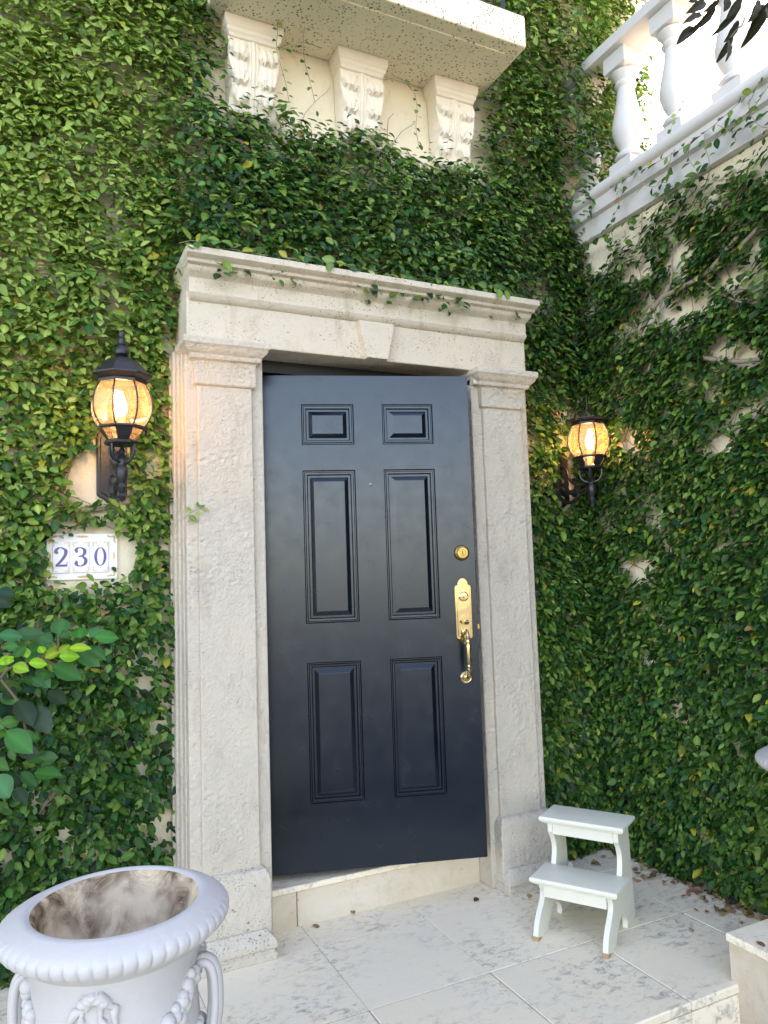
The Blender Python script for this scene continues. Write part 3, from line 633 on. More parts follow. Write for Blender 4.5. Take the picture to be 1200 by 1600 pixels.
# ================================================================== URNS
def urn(label):
    t = thing('garden_urn', label, 'urn', (0,0,0), 'white urns on the cheek walls', world=False)
    H = .551
    MB().box(-.135, .135, -.135, .135, -.028, .040).obj('plinth', M_URN, t, bevel=.005)
    MB().lathe([(.118,.040),(.122,.052),(.116,.064),(.092,.074),(.064,.094),(.054,.112),(.062,.120),(.064,.128),(.056,.134)], 40).obj('foot', M_URN, t)
    out = [(.056,.134),(.085,.142),(.118,.160),(.142,.188),(.156,.222),(.162,.258),(.161,.300),(.157,.345),(.155,.385),(.157,.420),(.163,.448),(.172,.470)]
    bodyo = MB().lathe(out, 64, cap=False).obj('bowl', M_URN, t)
    rim = [(.172,.470),(.184,.480),(.192,.486),(.203,.493),(.213,.501),(.2195,.510),(.2205,.520),(.2165,.528),(.207,.5345),(.195,.540),(.180,.5460),(.168,.5490),(.160,.545)]
    ng = 54
    def gad(j, i, a):
        if 2 <= j <= 7: return .0052*(abs(math.sin(a*ng/2))**.35-.78)*math.sin((j-1.5)/6.5*math.pi)
        return 0
    MB().lathe(rim, ng*8, mod=gad, cap=False).obj('gadrooned_rim', M_URN, bodyo, smooth=60)
    ins = [(.160,.545),(.153,.537),(.148,.520),(.140,.490),(.128,.455),(.110,.420),(.075,.392),(.0005,.380)]
    MB().lathe(ins, 64, cap=False).obj('soiled_inside', M_URNIN, bodyo)
    def rad(z): return float(np.interp(z, [p[1] for p in out], [p[0] for p in out]))
    # fruit garlands hanging between the handles, on both faces
    for face in (0, math.pi):
        b = MB(); rr = random.Random(5)
        for k in range(34):
            f = k/33; a = face-1.30+2.60*f+math.pi*1.5; z = .415-.115*math.sin(f*math.pi)**.8
            for q in range(4):
                aa = a+rr.uniform(-.07,.07); zz = z+rr.uniform(-.020,.020)*(.6+.6*math.sin(f*math.pi)); r = rad(zz)+.004; s_ = rr.uniform(.010,.0165)
                b.ball((r*math.cos(aa), r*math.sin(aa), zz), s_, 8, 6)
        b.obj('garland', M_URN, bodyo, smooth=80)
        rb = MB()
        for k, (da, tl) in enumerate(((-.30,.09),(.30,.085),(-.10,.05),(.12,.055))):
            pts = []
            for q in range(9):
                f = q/8; a = face+math.pi*1.5+da*(.2+f)+.05*math.sin(f*6); z = .455-tl*f-.01*math.sin(f*9); r = rad(z)+.003; pts.append((r*math.cos(a), r*math.sin(a), z))
            rb.tube(pts, [.007+.003*math.sin(q*1.9) for q in range(9)], 7)
        for k in range(5):
            a = face+math.pi*1.5+(k-2)*.055; z = .448-.006*abs(k-2); r = rad(z)+.002; rb.ball((r*math.cos(a), r*math.sin(a), z), .013, 9, 6, (1,1,.7))
        rb.obj('ribbon_bow', M_URN, bodyo, smooth=80)
    # scrolled loop handles with a mask below each
    for s in (0, math.pi):
        c_, s_ = math.cos(s), math.sin(s)
        pts = spline([(.150,.405),(.168,.418),(.183,.412),(.191,.388),(.193,.350),(.191,.315),(.184,.283),(.170,.262),(.158,.262)], 6)
        vs = []; hb = MB()
        hb.tube([(r*c_, r*s_, z) for r, z in pts], [.013+.003*math.sin(k/len(pts)*math.pi) for k in range(len(pts))], 12)
        for dv in (-.013, .013): hb.tube([(r*c_-dv*s_, r*s_+dv*c_, z) for r, z in pts], .0085, 8)
        hb.obj('handle', M_URN, bodyo, smooth=80)
        mb = MB(); mb.ball((.168*c_, .168*s_, .262), .032, 12, 9, (.8,.8,1)); mb.ball((.190*c_, .190*s_, .258), .012, 8, 6)
        for k in range(7):
            a = -1.2+2.4*k/6; mb.ball(((.160)*c_-.036*math.sin(a)*s_, .160*s_+.036*math.sin(a)*c_, .268+.034*math.cos(a)), .012, 8, 6)
        mb.obj('handle_mask', M_URN, bodyo, smooth=80)
    return t
u1 = urn('white gadrooned urn with stained empty bowl in the left foreground')
u1.location = (-1.157, -1.14, .177); u1.rotation_euler.z = -math.radians(20)
u2 = dup(u1); u2['label'] = 'white urn cut off by the right edge of the picture'; u2.location = (1.071, -1.143, .177); u2.rotation_euler.z = math.radians(12)

# ================================================================== FOLIAGE
def lat(seed): return np.random.default_rng(seed).random((256, 256))
def vnoise(x, y, scale, seed):
    t = lat(seed); x = np.asarray(x)*scale+37.3; y = np.asarray(y)*scale+71.9
    xi = np.floor(x).astype(int); yi = np.floor(y).astype(int); fx = x-xi; fy = y-yi; fx = fx*fx*(3-2*fx); fy = fy*fy*(3-2*fy)
    q = lambda a, b: t[a % 256, b % 256]
    return (q(xi, yi)*(1-fx)+q(xi+1, yi)*fx)*(1-fy)+(q(xi, yi+1)*(1-fx)+q(xi+1, yi+1)*fx)*fy
def fbm(x, y, s, seed): return .55*vnoise(x, y, s, seed)+.3*vnoise(x, y, s*2.1, seed+1)+.15*vnoise(x, y, s*4.3, seed+2)
def unit(a): return a/np.maximum(1e-9, np.linalg.norm(a, axis=-1, keepdims=True))
TPL = np.array([(0,0,0),(.45,0,-.02),(1,0,-.10),(.14,.62,.05),(.44,1,.09),(.77,.66,.02),(.14,-.62,.05),(.44,-1,.09),(.77,-.66,.02)])
TF = np.array([(0,1,4,3),(1,2,5,4),(0,6,7,1),(1,7,8,2)])
def leaf_mesh(name, pos, ax, nr, ln, wd, col, mat, org=(0,0,0), fold=None):
    n = len(pos); nr = unit(nr); ax = unit(ax-nr*(ax*nr).sum(1, keepdims=True)); sd = np.cross(nr, ax)
    T = TPL[None].repeat(n, 0).copy()
    if fold is not None: T[:, :, 2] *= fold[:, None]
    V = pos[:, None, :]-np.array(org)+ax[:, None, :]*(T[:, :, 0:1]*ln[:, None, None])+sd[:, None, :]*(T[:, :, 1:2]*wd[:, None, None]*.5)+nr[:, None, :]*(T[:, :, 2:3]*ln[:, None, None])
    F = (np.arange(n)*9)[:, None, None]+TF[None]
    me = bpy.data.meshes.new(name); me.vertices.add(n*9); me.vertices.foreach_set('co', V.astype(np.float32).ravel())
    me.loops.add(n*16); me.loops.foreach_set('vertex_index', F.astype(np.int32).ravel()); me.polygons.add(n*4)
    me.polygons.foreach_set('loop_start', (np.arange(n*4)*4).astype(np.int32)); me.polygons.foreach_set('use_smooth', np.ones(n*4, bool))
    me.update(calc_edges=True); me.validate()
    at_ = me.attributes.new('tint', 'FLOAT_COLOR', 'POINT'); C4 = np.ones((n, 9, 4), np.float32); C4[:, :, :3] = col[:, None, :]
    C4[:, (1, 2), :3] *= 1.12
    at_.data.foreach_set('color', C4.ravel()); me.materials.append(mat); return me
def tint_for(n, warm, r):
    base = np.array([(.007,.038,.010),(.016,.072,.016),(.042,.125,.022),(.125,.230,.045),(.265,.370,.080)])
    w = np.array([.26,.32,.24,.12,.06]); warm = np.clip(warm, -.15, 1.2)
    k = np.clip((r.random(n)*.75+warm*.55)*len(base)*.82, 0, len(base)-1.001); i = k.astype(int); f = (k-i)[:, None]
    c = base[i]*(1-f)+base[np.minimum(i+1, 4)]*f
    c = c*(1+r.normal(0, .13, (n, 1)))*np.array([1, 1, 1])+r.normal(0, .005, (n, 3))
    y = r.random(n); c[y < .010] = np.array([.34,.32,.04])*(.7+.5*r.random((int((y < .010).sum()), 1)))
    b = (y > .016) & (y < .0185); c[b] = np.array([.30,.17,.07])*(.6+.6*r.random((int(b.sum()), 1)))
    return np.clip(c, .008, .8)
def fine_leaf(col, mat, kind):
    st = [.5-.5*math.cos(math.pi*k/16) for k in range(17)]; b = MB(); n = len(st); v = []; cl = []
    for i, t in enumerate(st):
        w = (math.sin(math.pi*t**.82)**.85 if kind == 'fig' else t**.8*(1-t)**1.0/.290)*.5 if 0 < t < 1 else 0
        wv = .012*math.sin(t*22) if kind != 'fig' else 0; zc = -.12*t*t+.05*t
        v += [(t, w, zc+.10*w+wv), (t, w*.5, zc+.07*w+wv*.4), (t, 0, zc), (t, -w*.5, zc+.07*w-wv*.4), (t, -w, zc+.10*w-wv)]
    f = []
    for i in range(n-1):
        for k in range(4): a = i*5+k; f.append((a, a+5, a+6, a+1))
    me = MB().add(v, f).mesh('leaf', mat, 80); at_ = me.attributes.new('tint', 'FLOAT_COLOR', 'POINT')
    C4 = np.ones((len(me.vertices), 4), np.float32); C4[:, :3] = col
    for i in range(len(C4)):
        if i % 5 == 2: C4[i, :3] *= 1.35
        if i % 5 in (0, 4): C4[i, :3] *= .92
    at_.data.foreach_set('color', C4.ravel()); return me
LT = {}
def leaf_part(parent, org, p, ax, nr, ln, wd, col, mat=M_LEAF, name='leaf'):
    key = (tuple(np.round(np.array(col)*40).astype(int)), mat.name)
    if key not in LT:
        LT[key] = fine_leaf((np.round(np.array(col)*40)/40).clip(.012), mat, 'fig' if mat is M_LEAF else 'long')
    o = bpy.data.objects.new(name, LT[key]); COL.objects.link(o); o.parent = parent
    n = Vector(nr).normalized(); a = Vector(ax); a = (a-n*a.dot(n)).normalized(); s = n.cross(a); M_ = Matrix.Identity(4)
    for i in range(3): M_[i][0], M_[i][1], M_[i][2], M_[i][3] = a[i]*ln, s[i]*wd, n[i]*ln, p[i]-org[i]
    o.matrix_basis = M_; return o

class Plant:
    def __init__(s, name, label, org, seed):
        s.t = thing(name, label, 'creeping fig', org, 'creeping fig on the walls'); s.org = np.array(org, float); s.r = np.random.default_rng(seed)
        s.P = []; s.A = []; s.N = []; s.Ln = []; s.Wd = []; s.C = []; s.F = []; s.stem = MB(); s.keep = []
    def put(s, P, A, N, Ln, Wd, C, front):
        s.P.append(P); s.A.append(A); s.N.append(N); s.Ln.append(Ln); s.Wd.append(Wd); s.C.append(C); s.F.append(np.full(len(P), front) if np.isscalar(front) else front)
    def shoots(s, O, out, uax, warm, size, K=7, cull=None, ui=0):
        r = s.r; n = len(O); up = np.array([0,0,1.])
        th = r.normal(-1.2, 1.25, n); d = np.cos(th)[:, None]*uax+np.sin(th)[:, None]*up+out*r.uniform(.0, .22, (n, 1)); d = unit(d); sd = unit(np.cross(np.broadcast_to(out, (n, 3)), d))
        for k in range(K):
            sg = (1 if k % 2 else -1); sp = .021*size
            P = O+d*(k*sp)[:, None] if hasattr(sp, '__len__') else O+d*(k*sp)
            P = P+sd*(sg*.006)+r.normal(0, .006, (n, 3))
            N = out*.62+up*.60+d*.08+r.normal(0, .25, (n, 3)); A = sd*sg*.70+d*.50-up*.42+out*.15+r.normal(0, .25, (n, 3))
            Ln = .0395*size*r.uniform(.52, 1.42, n)*(1-.05*max(0, k-3)); Wd = Ln*r.uniform(.50, .66, n)
            C = tint_for(n, warm+r.normal(0, .12, n), r)
            if cull:
                m = np.ones(n, bool); tip = P+unit(A)*Ln[:, None]*.6
                for cu, cz, ru, rz, kk in cull:
                    q = np.minimum(((P[:, ui]-cu)/ru)**2+((P[:, 2]-cz)/rz)**2, ((tip[:, ui]-cu)/ru)**2+((tip[:, 2]-cz)/rz)**2) if kk < 2 else np.maximum(np.abs(tip[:, ui]-cu)/ru, np.abs(tip[:, 2]-cz)/rz)
                    m &= ~((q+(r.random(n)-.5)*.5 < 1) & (r.random(n) < 1-(1-min(kk, 1))**2.6))
                P, A, N, Ln, Wd, C = P[m], A[m], N[m], Ln[m], Wd[m], C[m]
            s.put(P, A, N, Ln, Wd, C, k/K)
    def sprig(s, pts, size=.024, step=.024, out=(0,-1,0), rad=.0014, warm=.35, part=True):
        pts = [np.array(p) for p in spline(pts, 6)]; out = np.array(out, float); MBt = s.stem; MBt.tube(pts, rad, 5); acc = 0; sg = 1; r = s.r
        for a, b in zip(pts[:-1], pts[1:]):
            acc += np.linalg.norm(b-a)
            if acc >= step:
                acc = 0; sg = -sg; d = unit(b-a); sd = unit(np.cross(out, d)); L_ = size*r.uniform(.7, 1.3)
                s.put((b+sd*sg*.003)[None], (sd*sg+d*.4+np.array([0,0,-.35])+r.normal(0, .2, 3))[None], (out*.8+np.array([0,0,.45])+r.normal(0, .25, 3))[None], np.array([L_]), np.array([L_*r.uniform(.62,.8)]), tint_for(1, np.array([warm]), r), 2.0)
    def walk(s, p, d, out, L_, rad, lift, wig=.5):
        r = s.r; n = max(5, int(L_/.05)); pts = []; p = np.array(p, float); d = unit(np.array(d, float)); out = np.array(out, float)
        for k in range(n):
            pts.append(p+out*(lift+.012*math.sin(k*.9+p[2]*9))); e = r.normal(0, wig, 3); e -= out*(e@out); d = unit(d+e*.5); p = p+d*(L_/n)
        s.stem.tube(pts, [rad*(1-.6*k/n) for k in range(n)], 5)
        return pts
    def finish(s, n_parts=300):
        P, A, N, Ln, Wd, C, F = [np.concatenate(x) for x in (s.P, s.A, s.N, s.Ln, s.Wd, s.C, s.F)]
        N = unit(N); d = P-CAM; z = d@FW; px = 600+FPX*(d@RT)/z; py = 800-FPX*(d@UP)/z; dist = np.linalg.norm(d, axis=1)
        vis = (z > .2) & (px > 5) & (px < 1195) & (py > 5) & (py < 1595)
        # nearest to the camera in its small picture cell = really seen
        cell = (np.floor(px/14)*4096+np.floor(py/14)).astype(np.int64); order = np.lexsort((dist, cell)); first = np.zeros(len(P), bool); c_ = cell[order]; first[order[np.r_[True, c_[1:] != c_[:-1]]]] = True
        score = np.where(vis & first, Ln*Wd*np.abs((N*unit(d)).sum(1))/dist**2, 0); top = np.argsort(-score)[:n_parts]; top = top[score[top] > 0]
        m = np.ones(len(P), bool); m[top] = False
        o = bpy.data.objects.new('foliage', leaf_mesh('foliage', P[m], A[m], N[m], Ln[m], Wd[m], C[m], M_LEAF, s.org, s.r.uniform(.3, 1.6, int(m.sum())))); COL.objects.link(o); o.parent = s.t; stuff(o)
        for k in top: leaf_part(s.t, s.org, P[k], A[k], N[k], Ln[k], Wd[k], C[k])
        stuff(s.stem.obj('stems', M_BARK, s.t, smooth=60))
        return len(P)

OUT_D, OUT_S = np.array([0,-1.,0]), np.array([-1.,0,0])
def patches(lst, axis, val):
    out = []
    for px, py, rx, ry, k in lst:
        c = at(px, py, axis, val); a = at(px+rx, py, axis, val); b = at(px, py+ry, axis, val); ui = 0 if axis == 1 else 1
        sh = 1 if k >= .95 else .68; out.append((c[ui], c[2], sh*abs(a[ui]-c[ui])+1e-3, sh*abs(b[2]-c[2])+1e-3, k))
    return out
def patch_mask(u, z, ps):
    m = np.ones_like(u)
    for cu, cz, ru, rz, k in ps:
        q = ((u-cu)/ru)**2+((z-cz)/rz)**2+(fbm(u, z, 14, 91)-.5)*1.5; m *= np.where(q < 1, 1-k, 1)
    return m
PD = patches([(132,746,26,34,.95),(128,868,58,40,.9),(196,868,16,34,.95),(60,690,14,14,.3),(20,705,14,14,.7),(165,800,45,8,.5),(12,1340,16,16,.8),(62,1290,14,12,.8),(225,1062,14,18,.8),(238,1140,12,20,.8),(105,1305,24,16,.9),(108,975,14,12,.8),(60,975,12,10,.8),(222,1200,14,14,.7),(90,935,12,8,.7),(250,1290,16,22,.85),(190,1330,14,10,.8),(30,1500,26,12,.8),(285,560,12,30,.6),(240,720,16,24,.5),(95,205,10,10,.6),(60,225,12,10,.6),(285,300,10,10,.6)], 1, YW-.05)
PDM = patches([(925,640,24,20,.9),(890,640,16,26,.8),(958,690,30,36,.9),(955,785,26,26,.95),(880,690,14,24,.5),(860,760,12,12,.5),(935,290,14,26,.7),(930,240,12,20,.6),(905,300,16,30,.6),(775,330,14,16,.5),(930,400,26,30,.6)], 1, YW-.05)
PS = patches([(935,395,26,28,.94),(1060,400,22,36,.6),(1165,555,26,24,.94),(1130,545,18,14,.95),(1110,20,40,20,.2),(1012,480,12,34,.7),(1035,470,14,40,.6),(985,690,22,24,.9),(1000,885,18,14,.95),(975,880,12,10,.8),(1040,645,12,10,.7),(1130,690,18,12,.95),(1150,650,16,10,.6),(905,1000,12,16,.8),(885,1070,10,14,.7),(1010,1030,9,20,.8),(915,1135,12,12,.95),(870,1190,14,16,.8),(900,1310,26,20,.8),(950,1330,20,14,.7),(1095,1380,20,10,.8),(1150,1410,24,10,.8),(1150,1165,16,18,.6),(1010,580,16,14,.6),(1140,430,30,16,.6),(1180,380,20,30,.6),(1070,480,26,26,.6),(1000,420,20,20,.6),(1100,470,24,20,.5)], 0, XS-.04)
CD = [((px0+px1)/2, (pz0+pz1)/2, (px1-px0)/2+.014, (pz1-pz0)/2+.020, 2), (-1.03, 1.80, .075, .16, 2)]; CDM = [(1.137, 1.80, .07, .16, 2)]
def zt_under_balcony(x):
    q = [at(a, b, 1, .06) for a, b in ((330,120),(350,150),(420,160),(480,168),(520,190),(590,188),(640,216),(668,240),(740,243))]
    return np.interp(x, [p[0] for p in q], [p[2]+.005 for p in q])

def sample(r, u0, u1, z0, z1, per_m2): n = int((u1-u0)*(z1-z0)*per_m2); return r.uniform(u0, u1, n), r.uniform(z0, z1, n)
LEAVES = 7600/7
# --- plant 1: left of the door
p1 = Plant('creeping_fig', 'creeping fig covering the house wall left of the door', (-1.6, YW, 0), 21)
for (u0, u1, z0, z1, k) in ((-1.75,-.775,.0,5.1,1.0), (-2.7,-1.75,0,5.1,.5)):
    u, z = sample(p1.r, u0, u1, z0, z1, LEAVES*k)
    dens = patch_mask(u, z, PD)*np.clip(1.45-1.5*np.clip(.42-fbm(u, z, 9, 5), 0, 1)*4-.25*np.clip((1.0-z)/1.0, 0, 1), np.where(z > 1.4, .6, .22), 1)
    edge = np.where(z < 2.2, -.842, -.800)+.05*(fbm(z, z*0, 5, 8)-.5); edge = np.where(z > 2.56, -.775, edge); dens = np.where(u > edge, 0, dens)
    ok = p1.r.random(len(u)) < dens; u, z = u[ok], z[ok]
    th = .026+.065*fbm(u, z, 2.6, 15)+np.where(z > 2.3, .04, 0); off = th*(1-.75*p1.r.random(len(u))**1.5)
    near = np.clip(1-(((u+1.03)/.10)**2+((z-1.9)/.30)**2), 0, 1); off = off*(1-.6*near)
    p1.shoots(np.stack([u, YW-off, z], 1), OUT_D, np.array([1.,0,0]), np.clip(.06+.24*z-.36*np.clip((1.7-z)/.8, 0, 1)+.40*np.clip((z-2)/.6, 0, 1)*np.clip(-.80-u, 0, .5)/.5, -.15, 1.25), 1.0, cull=PD+CD)  # leaves coloured paler upper left, darker low down, to imitate light from above
for k in range(150):
    u = p1.r.uniform(-2.2, -.86); z = p1.r.uniform(.0, 4.6); (-1.75 < u < -.85 and 0.45 < z < 1.75) or p1.walk((u, YW, z), (p1.r.normal(), 0, p1.r.normal(.4)), OUT_D, p1.r.uniform(.2, .9), p1.r.uniform(.0014, .0042), .012, .7)
for pts, rd in (([(214,690),(214,740),(223,768),(205,784),(160,795),(110,800),(40,812)], .009), ([(125,700),(100,740),(75,765),(40,775)], .006), ([(118,706),(105,745),(98,770)], .004), ([(5,893),(40,862),(68,835)], .006), ([(10,1330),(120,1180),(140,1000),(60,900),(-20,700)], .010)):
    p1.stem.tube([tuple(q) for q in spline([tuple(at(a, b, 1, YW-.022)) for a, b in pts], 6)], rd, 7)
S3 = lambda pts, ax, v: [tuple(at(a, b, ax, v)) for a, b in pts]
p1.sprig(S3([(70,850),(84,838),(100,836),(112,828)], 1, YW-.035), .022, .016); p1.sprig(S3([(60,905),(68,880),(80,868)], 1, YW-.04), .032, .02, warm=.8)
p1.sprig(S3([(288,810),(300,800),(312,795),(320,792)], 1, -.01), .034, .014, warm=.8); p1.sprig(S3([(284,420),(292,415),(300,425)], 1, -.03), .040, .02, warm=.8); p1.sprig(S3([(280,380),(298,376),(314,378)], 1, -.10), .045, .018, warm=.8)
# --- plant 2: over the door and up to the corner
p2 = Plant('creeping_fig', 'thick creeping fig above the door cornice and around the corner lantern', (.9, YW, 2.6), 22)
for (u0, u1, z0, z1, k) in ((-.775,1.90,2.615,5.1,1.15), (.80,1.29,.0,2.615,1.0)):
    u, z = sample(p2.r, u0, u1, z0, z1, LEAVES*k); zt = zt_under_balcony(u)+.02*(fbm(u, u*0, 9, 3)-.5)
    dens = patch_mask(u, z, PDM)*np.clip(1.4-1.5*np.clip(.44-fbm(u, z, 6, 25), 0, 1)*4, .2, 1)
    dens = np.where((z > zt) & (z < 3.93) & (u > -.68) & (u < .745), 0, dens); dens = np.where((z > 3.93) & (u > -.66) & (u < .74), .35*dens, dens)
    dens = np.where((u > 1.29) & (z < 3.25), 0, dens); dens = np.where((z < 2.62) & (u < .815+.03*(fbm(z, z*0, 6, 4)-.5)), 0, dens); dens = np.where(u > 1.80+.2*(fbm(z, z*0, 7, 44)-.5), 0, dens)
    dens = np.where((u > 1.26) & (u < 1.50) & (z > 3.25) & (z < 4.0), .8*dens, dens)
    ok = p2.r.random(len(u)) < dens; u, z, zt = u[ok], z[ok], zt[ok]
    f = np.clip((z-2.6)/np.maximum(.2, zt-2.6), 0, 1); led = np.clip((.80-np.abs(u))/.08, 0, 1)*(z < 3.5)
    th = .05+.09*fbm(u, z, 2.8, 35)+led*(.23*(1-f)+.05*f)+.04*(u > .8)*(z > 2.4)+.13*(u > 1.2)*(u < 1.42)*(z > 3.2); off = th*(1-.6*p2.r.random(len(u))**1.6)
    p2.shoots(np.stack([u, YW-off, z], 1), OUT_D, np.array([1.,0,0]), np.clip(.15+.30*np.clip((z-2.9)/1.5, 0, 1)+.40*np.clip((z-3.6)/1.2, 0, 1), 0, 1), 1.0, cull=PDM+CDM)  # leaf colour grows paler with height, imitating stronger light up there
for k in range(130):
    u = p2.r.uniform(.78, 1.28) if k < 80 else p2.r.uniform(-.6, .75); z = p2.r.uniform(.0, 4.8) if k < 80 else p2.r.uniform(2.65, 3.35); p2.walk((u, YW, z), (p2.r.normal(), 0, p2.r.normal(.4)), OUT_D, p2.r.uniform(.2, .7), p2.r.uniform(.0015, .005), .02, .7)
for pts, rd in (([(902,560),(893,470),(890,390),(880,330),(868,250)], .016), ([(898,700),(905,600),(898,500),(905,420)], .010), ([(935,740),(958,770),(985,800)], .010), ([(960,700),(975,720),(960,745)], .006)):
    p2.stem.tube([tuple(q) for q in spline(S3(pts, 1, YW-.07), 6)], rd, 7)
for pts in ([(430,12),(434,45),(432,72),(438,100),(446,128),(452,160)], [(486,2),(478,30),(474,62),(476,95),(484,125),(492,160)], [(436,10),(452,30),(474,34),(486,18)], [(440,78),(458,70),(474,66),(500,74)], [(648,145),(652,172),(650,200),(655,232)], [(600,125),(625,122),(645,142)], [(350,40),(358,70),(354,100)]):
    p2.sprig(S3(pts, 1, .10), .024, .022)
for x in np.linspace(-.70, .74, 26):                                            # sprigs spilling over the cornice edge
    x += p2.r.uniform(-.03, .03); y = p2.r.uniform(-.10, -.03); p2.sprig([(x, y+.06, 2.66), (x+p2.r.normal(0,.02), y, 2.63), (x+p2.r.normal(0,.03), y-.02, 2.618+p2.r.uniform(-.012,.012))], .044, .020, warm=p2.r.uniform(.2,.6))
# --- plant 3: the side wall
p3 = Plant('creeping_fig', 'creeping fig covering the side wall below the white balustrade', (XS, -1.0, 0), 23)
for (u0, u1, z0, z1, k) in ((-1.35,.24,.0,3.03,1.12), (-2.8,-1.35,0,3.03,.5)):
    u, z = sample(p3.r, u0, u1, z0, z1, LEAVES*k)
    gap = np.clip((z-1.9)/.9, 0, 1); dens = patch_mask(u, z, PS)*np.clip(1.4-1.5*np.clip((.43+.05*gap)-fbm(u, z, 6, 55), 0, 1)*4, .15, 1)
    top = 2.99-.10*fbm(u, u*0, 6, 57)-.10*np.clip((u+.45)/.5, 0, 1); dens = np.where(z > top, .12*dens, dens)
    ok = p3.r.random(len(u)) < dens; u, z = u[ok], z[ok]
    th = .024+.060*fbm(u, z, 2.6, 65); off = th*(1-.75*p3.r.random(len(u))**1.5)
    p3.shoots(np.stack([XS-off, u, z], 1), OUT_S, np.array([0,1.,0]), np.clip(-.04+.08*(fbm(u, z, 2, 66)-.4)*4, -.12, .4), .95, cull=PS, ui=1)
for k in range(150):
    u = p3.r.uniform(-1.6, .2); z = p3.r.uniform(0, 2.8) if k < 60 else p3.r.uniform(1.7, 2.9); p3.walk((XS, u, z), (0, p3.r.normal(), p3.r.normal(.3)), OUT_S, p3.r.uniform(.2, .6), p3.r.uniform(.0012, .0032), .018, .45)
for pts, rd in (([(1230,290),(1170,350),(1110,420),(1065,450),(1030,470),(1000,520)], .011), ([(1210,330),(1140,400),(1080,440)], .009), ([(1050,400),(1048,440),(1030,480)], .005), ([(1100,440),(1150,470),(1210,478)], .005), ([(1010,430),(1020,480),(1035,520)], .004), ([(1100,560),(1150,565),(1200,560)], .010), ([(1060,520),(1020,560),(1000,640)], .006)):
    p3.stem.tube([tuple(q) for q in spline(S3(pts, 0, XS-.05), 6)], rd, 7)
for pts in ([(1200,120),(1150,165),(1110,200),(1060,235),(1010,262),(975,280),(955,292)], [(1050,238),(1044,265),(1040,300),(1045,330)], [(962,292),(972,300),(965,325),(956,345),(957,376)], [(1100,205),(1102,230),(1108,252),(1106,270)], [(1140,172),(1142,200),(1150,220)], [(1000,285),(1020,292),(1040,285),(1060,295),(1090,270)], [(1180,140),(1170,170),(1185,195),(1200,200)], [(1120,195),(1150,205),(1190,185)], [(900,385),(930,372),(955,362)], [(1200,135),(1180,165),(1160,190),(1120,215)], [(1080,220),(1075,245),(1085,262)]):
    p3.sprig(S3(pts, 0, 1.205), .036, .024, OUT_S, warm=.15)
for pts in ([(1014,98),(1006,112),(1002,130),(998,150),(1004,170)], [(1076,148),(1062,170),(1052,190),(1046,215)]): p3.sprig(S3(pts, 0, 1.22), .022, .022, OUT_S, .0009, warm=.9)
NL = [p.finish() for p in (p1, p2, p3)]
print('ivy leaves', NL)

# ------------------------------------------------------------------ shrub at the left edge
SH = thing('leafy_shrub', 'glossy green shrub with lime new leaves reaching in at the left edge', 'shrub', (-1.62, -.30, 0))
so_ = (-1.62, -.30, 0); rs = random.Random(3)
G1, G2, G3, LM = (.025,.11,.022), (.035,.15,.035), (.012,.050,.016), (.20,.40,.02)
shl = [(370,290,375,160,100,G2),(500,310,490,210,90,G2),(560,300,655,220,70,G2),(590,300,732,270,80,G2),(540,360,668,420,80,G1),(480,380,622,482,90,G1),(330,480,497,582,100,G1),(275,500,268,582,90,G1),(290,390,392,318,70,LM),(280,432,372,392,60,LM),(372,400,432,338,50,LM),(432,372,548,328,60,LM),(370,420,492,428,64,LM),(180,462,294,474,60,LM),(170,432,165,352,52,LM),(272,402,262,356,46,LM),(100,520,164,474,60,LM),(0,475,30,400,60,LM),(50,470,60,410,50,LM),(80,480,180,520,66,LM),(-10,290,124,335,84,G2),(30,365,112,368,70,G2),(180,400,262,350,80,G1),(90,430,150,350,60,G1),(0,845,130,800,72,G2),(40,888,204,1030,112,G2),(-60,900,24,952,80,G2),(-60,1070,42,1112,70,G2),(-30,1165,66,1300,120,G2),(110,700,195,875,110,G3),(210,740,316,905,110,G3),(20,735,94,785,90,G3),(-20,20,80,62,90,G3),(-20,60,64,112,70,G3),(250,300,330,330,80,G1),(380,300,440,290,70,G1),(20,640,100,690,80,G3),(140,640,230,600,70,G3),(300,640,420,700,90,G3),(200,560,280,600,60,G1),(-40,560,40,600,90,G3),(-60,720,20,700,90,G3)]
for k, (a, b, c, d, w, col) in enumerate(shl):
    yv = -.30+rs.uniform(-.05,.05)+(.07 if col is G3 else 0); A = at(a/4, 920+b/4, 1, yv); B = at(c/4, 920+d/4, 1, yv-rs.uniform(-.02,.05)); ln = float(np.linalg.norm(B-A)); wd = w/4*(yv+2.79)/FPX*1.08
    nr = (rs.uniform(-.35,.35), -.75, .55+rs.uniform(-.35,.3)); cc = tuple(x*rs.uniform(.85,1.2) for x in col)
    leaf_part(SH, so_, A, B-A, nr, ln*1.02, wd, cc, M_BIGLEAF)
for k in range(34):
    a, b = rs.uniform(-40, 70), rs.uniform(985, 1235); a = min(a, 95-.25*abs(b-1040)); ang = rs.uniform(-.5, 1.1); ln = rs.uniform(28, 46); yv = -.22+rs.uniform(-.04,.03)
    A = at(a, b, 1, yv); B = at(a+ln*math.cos(ang), b+ln*math.sin(ang), 1, yv-rs.uniform(-.03,.05)); leaf_part(SH, so_, A, B-A, (rs.uniform(-.5,.5), -.7, .6+rs.uniform(-.4,.4)), float(np.linalg.norm(B-A)), rs.uniform(16,24)*2.5/FPX, tuple(x*rs.uniform(.8,1.2) for x in rs.choice([G1, G1, G2, G3])), M_BIGLEAF)
sm = MB()
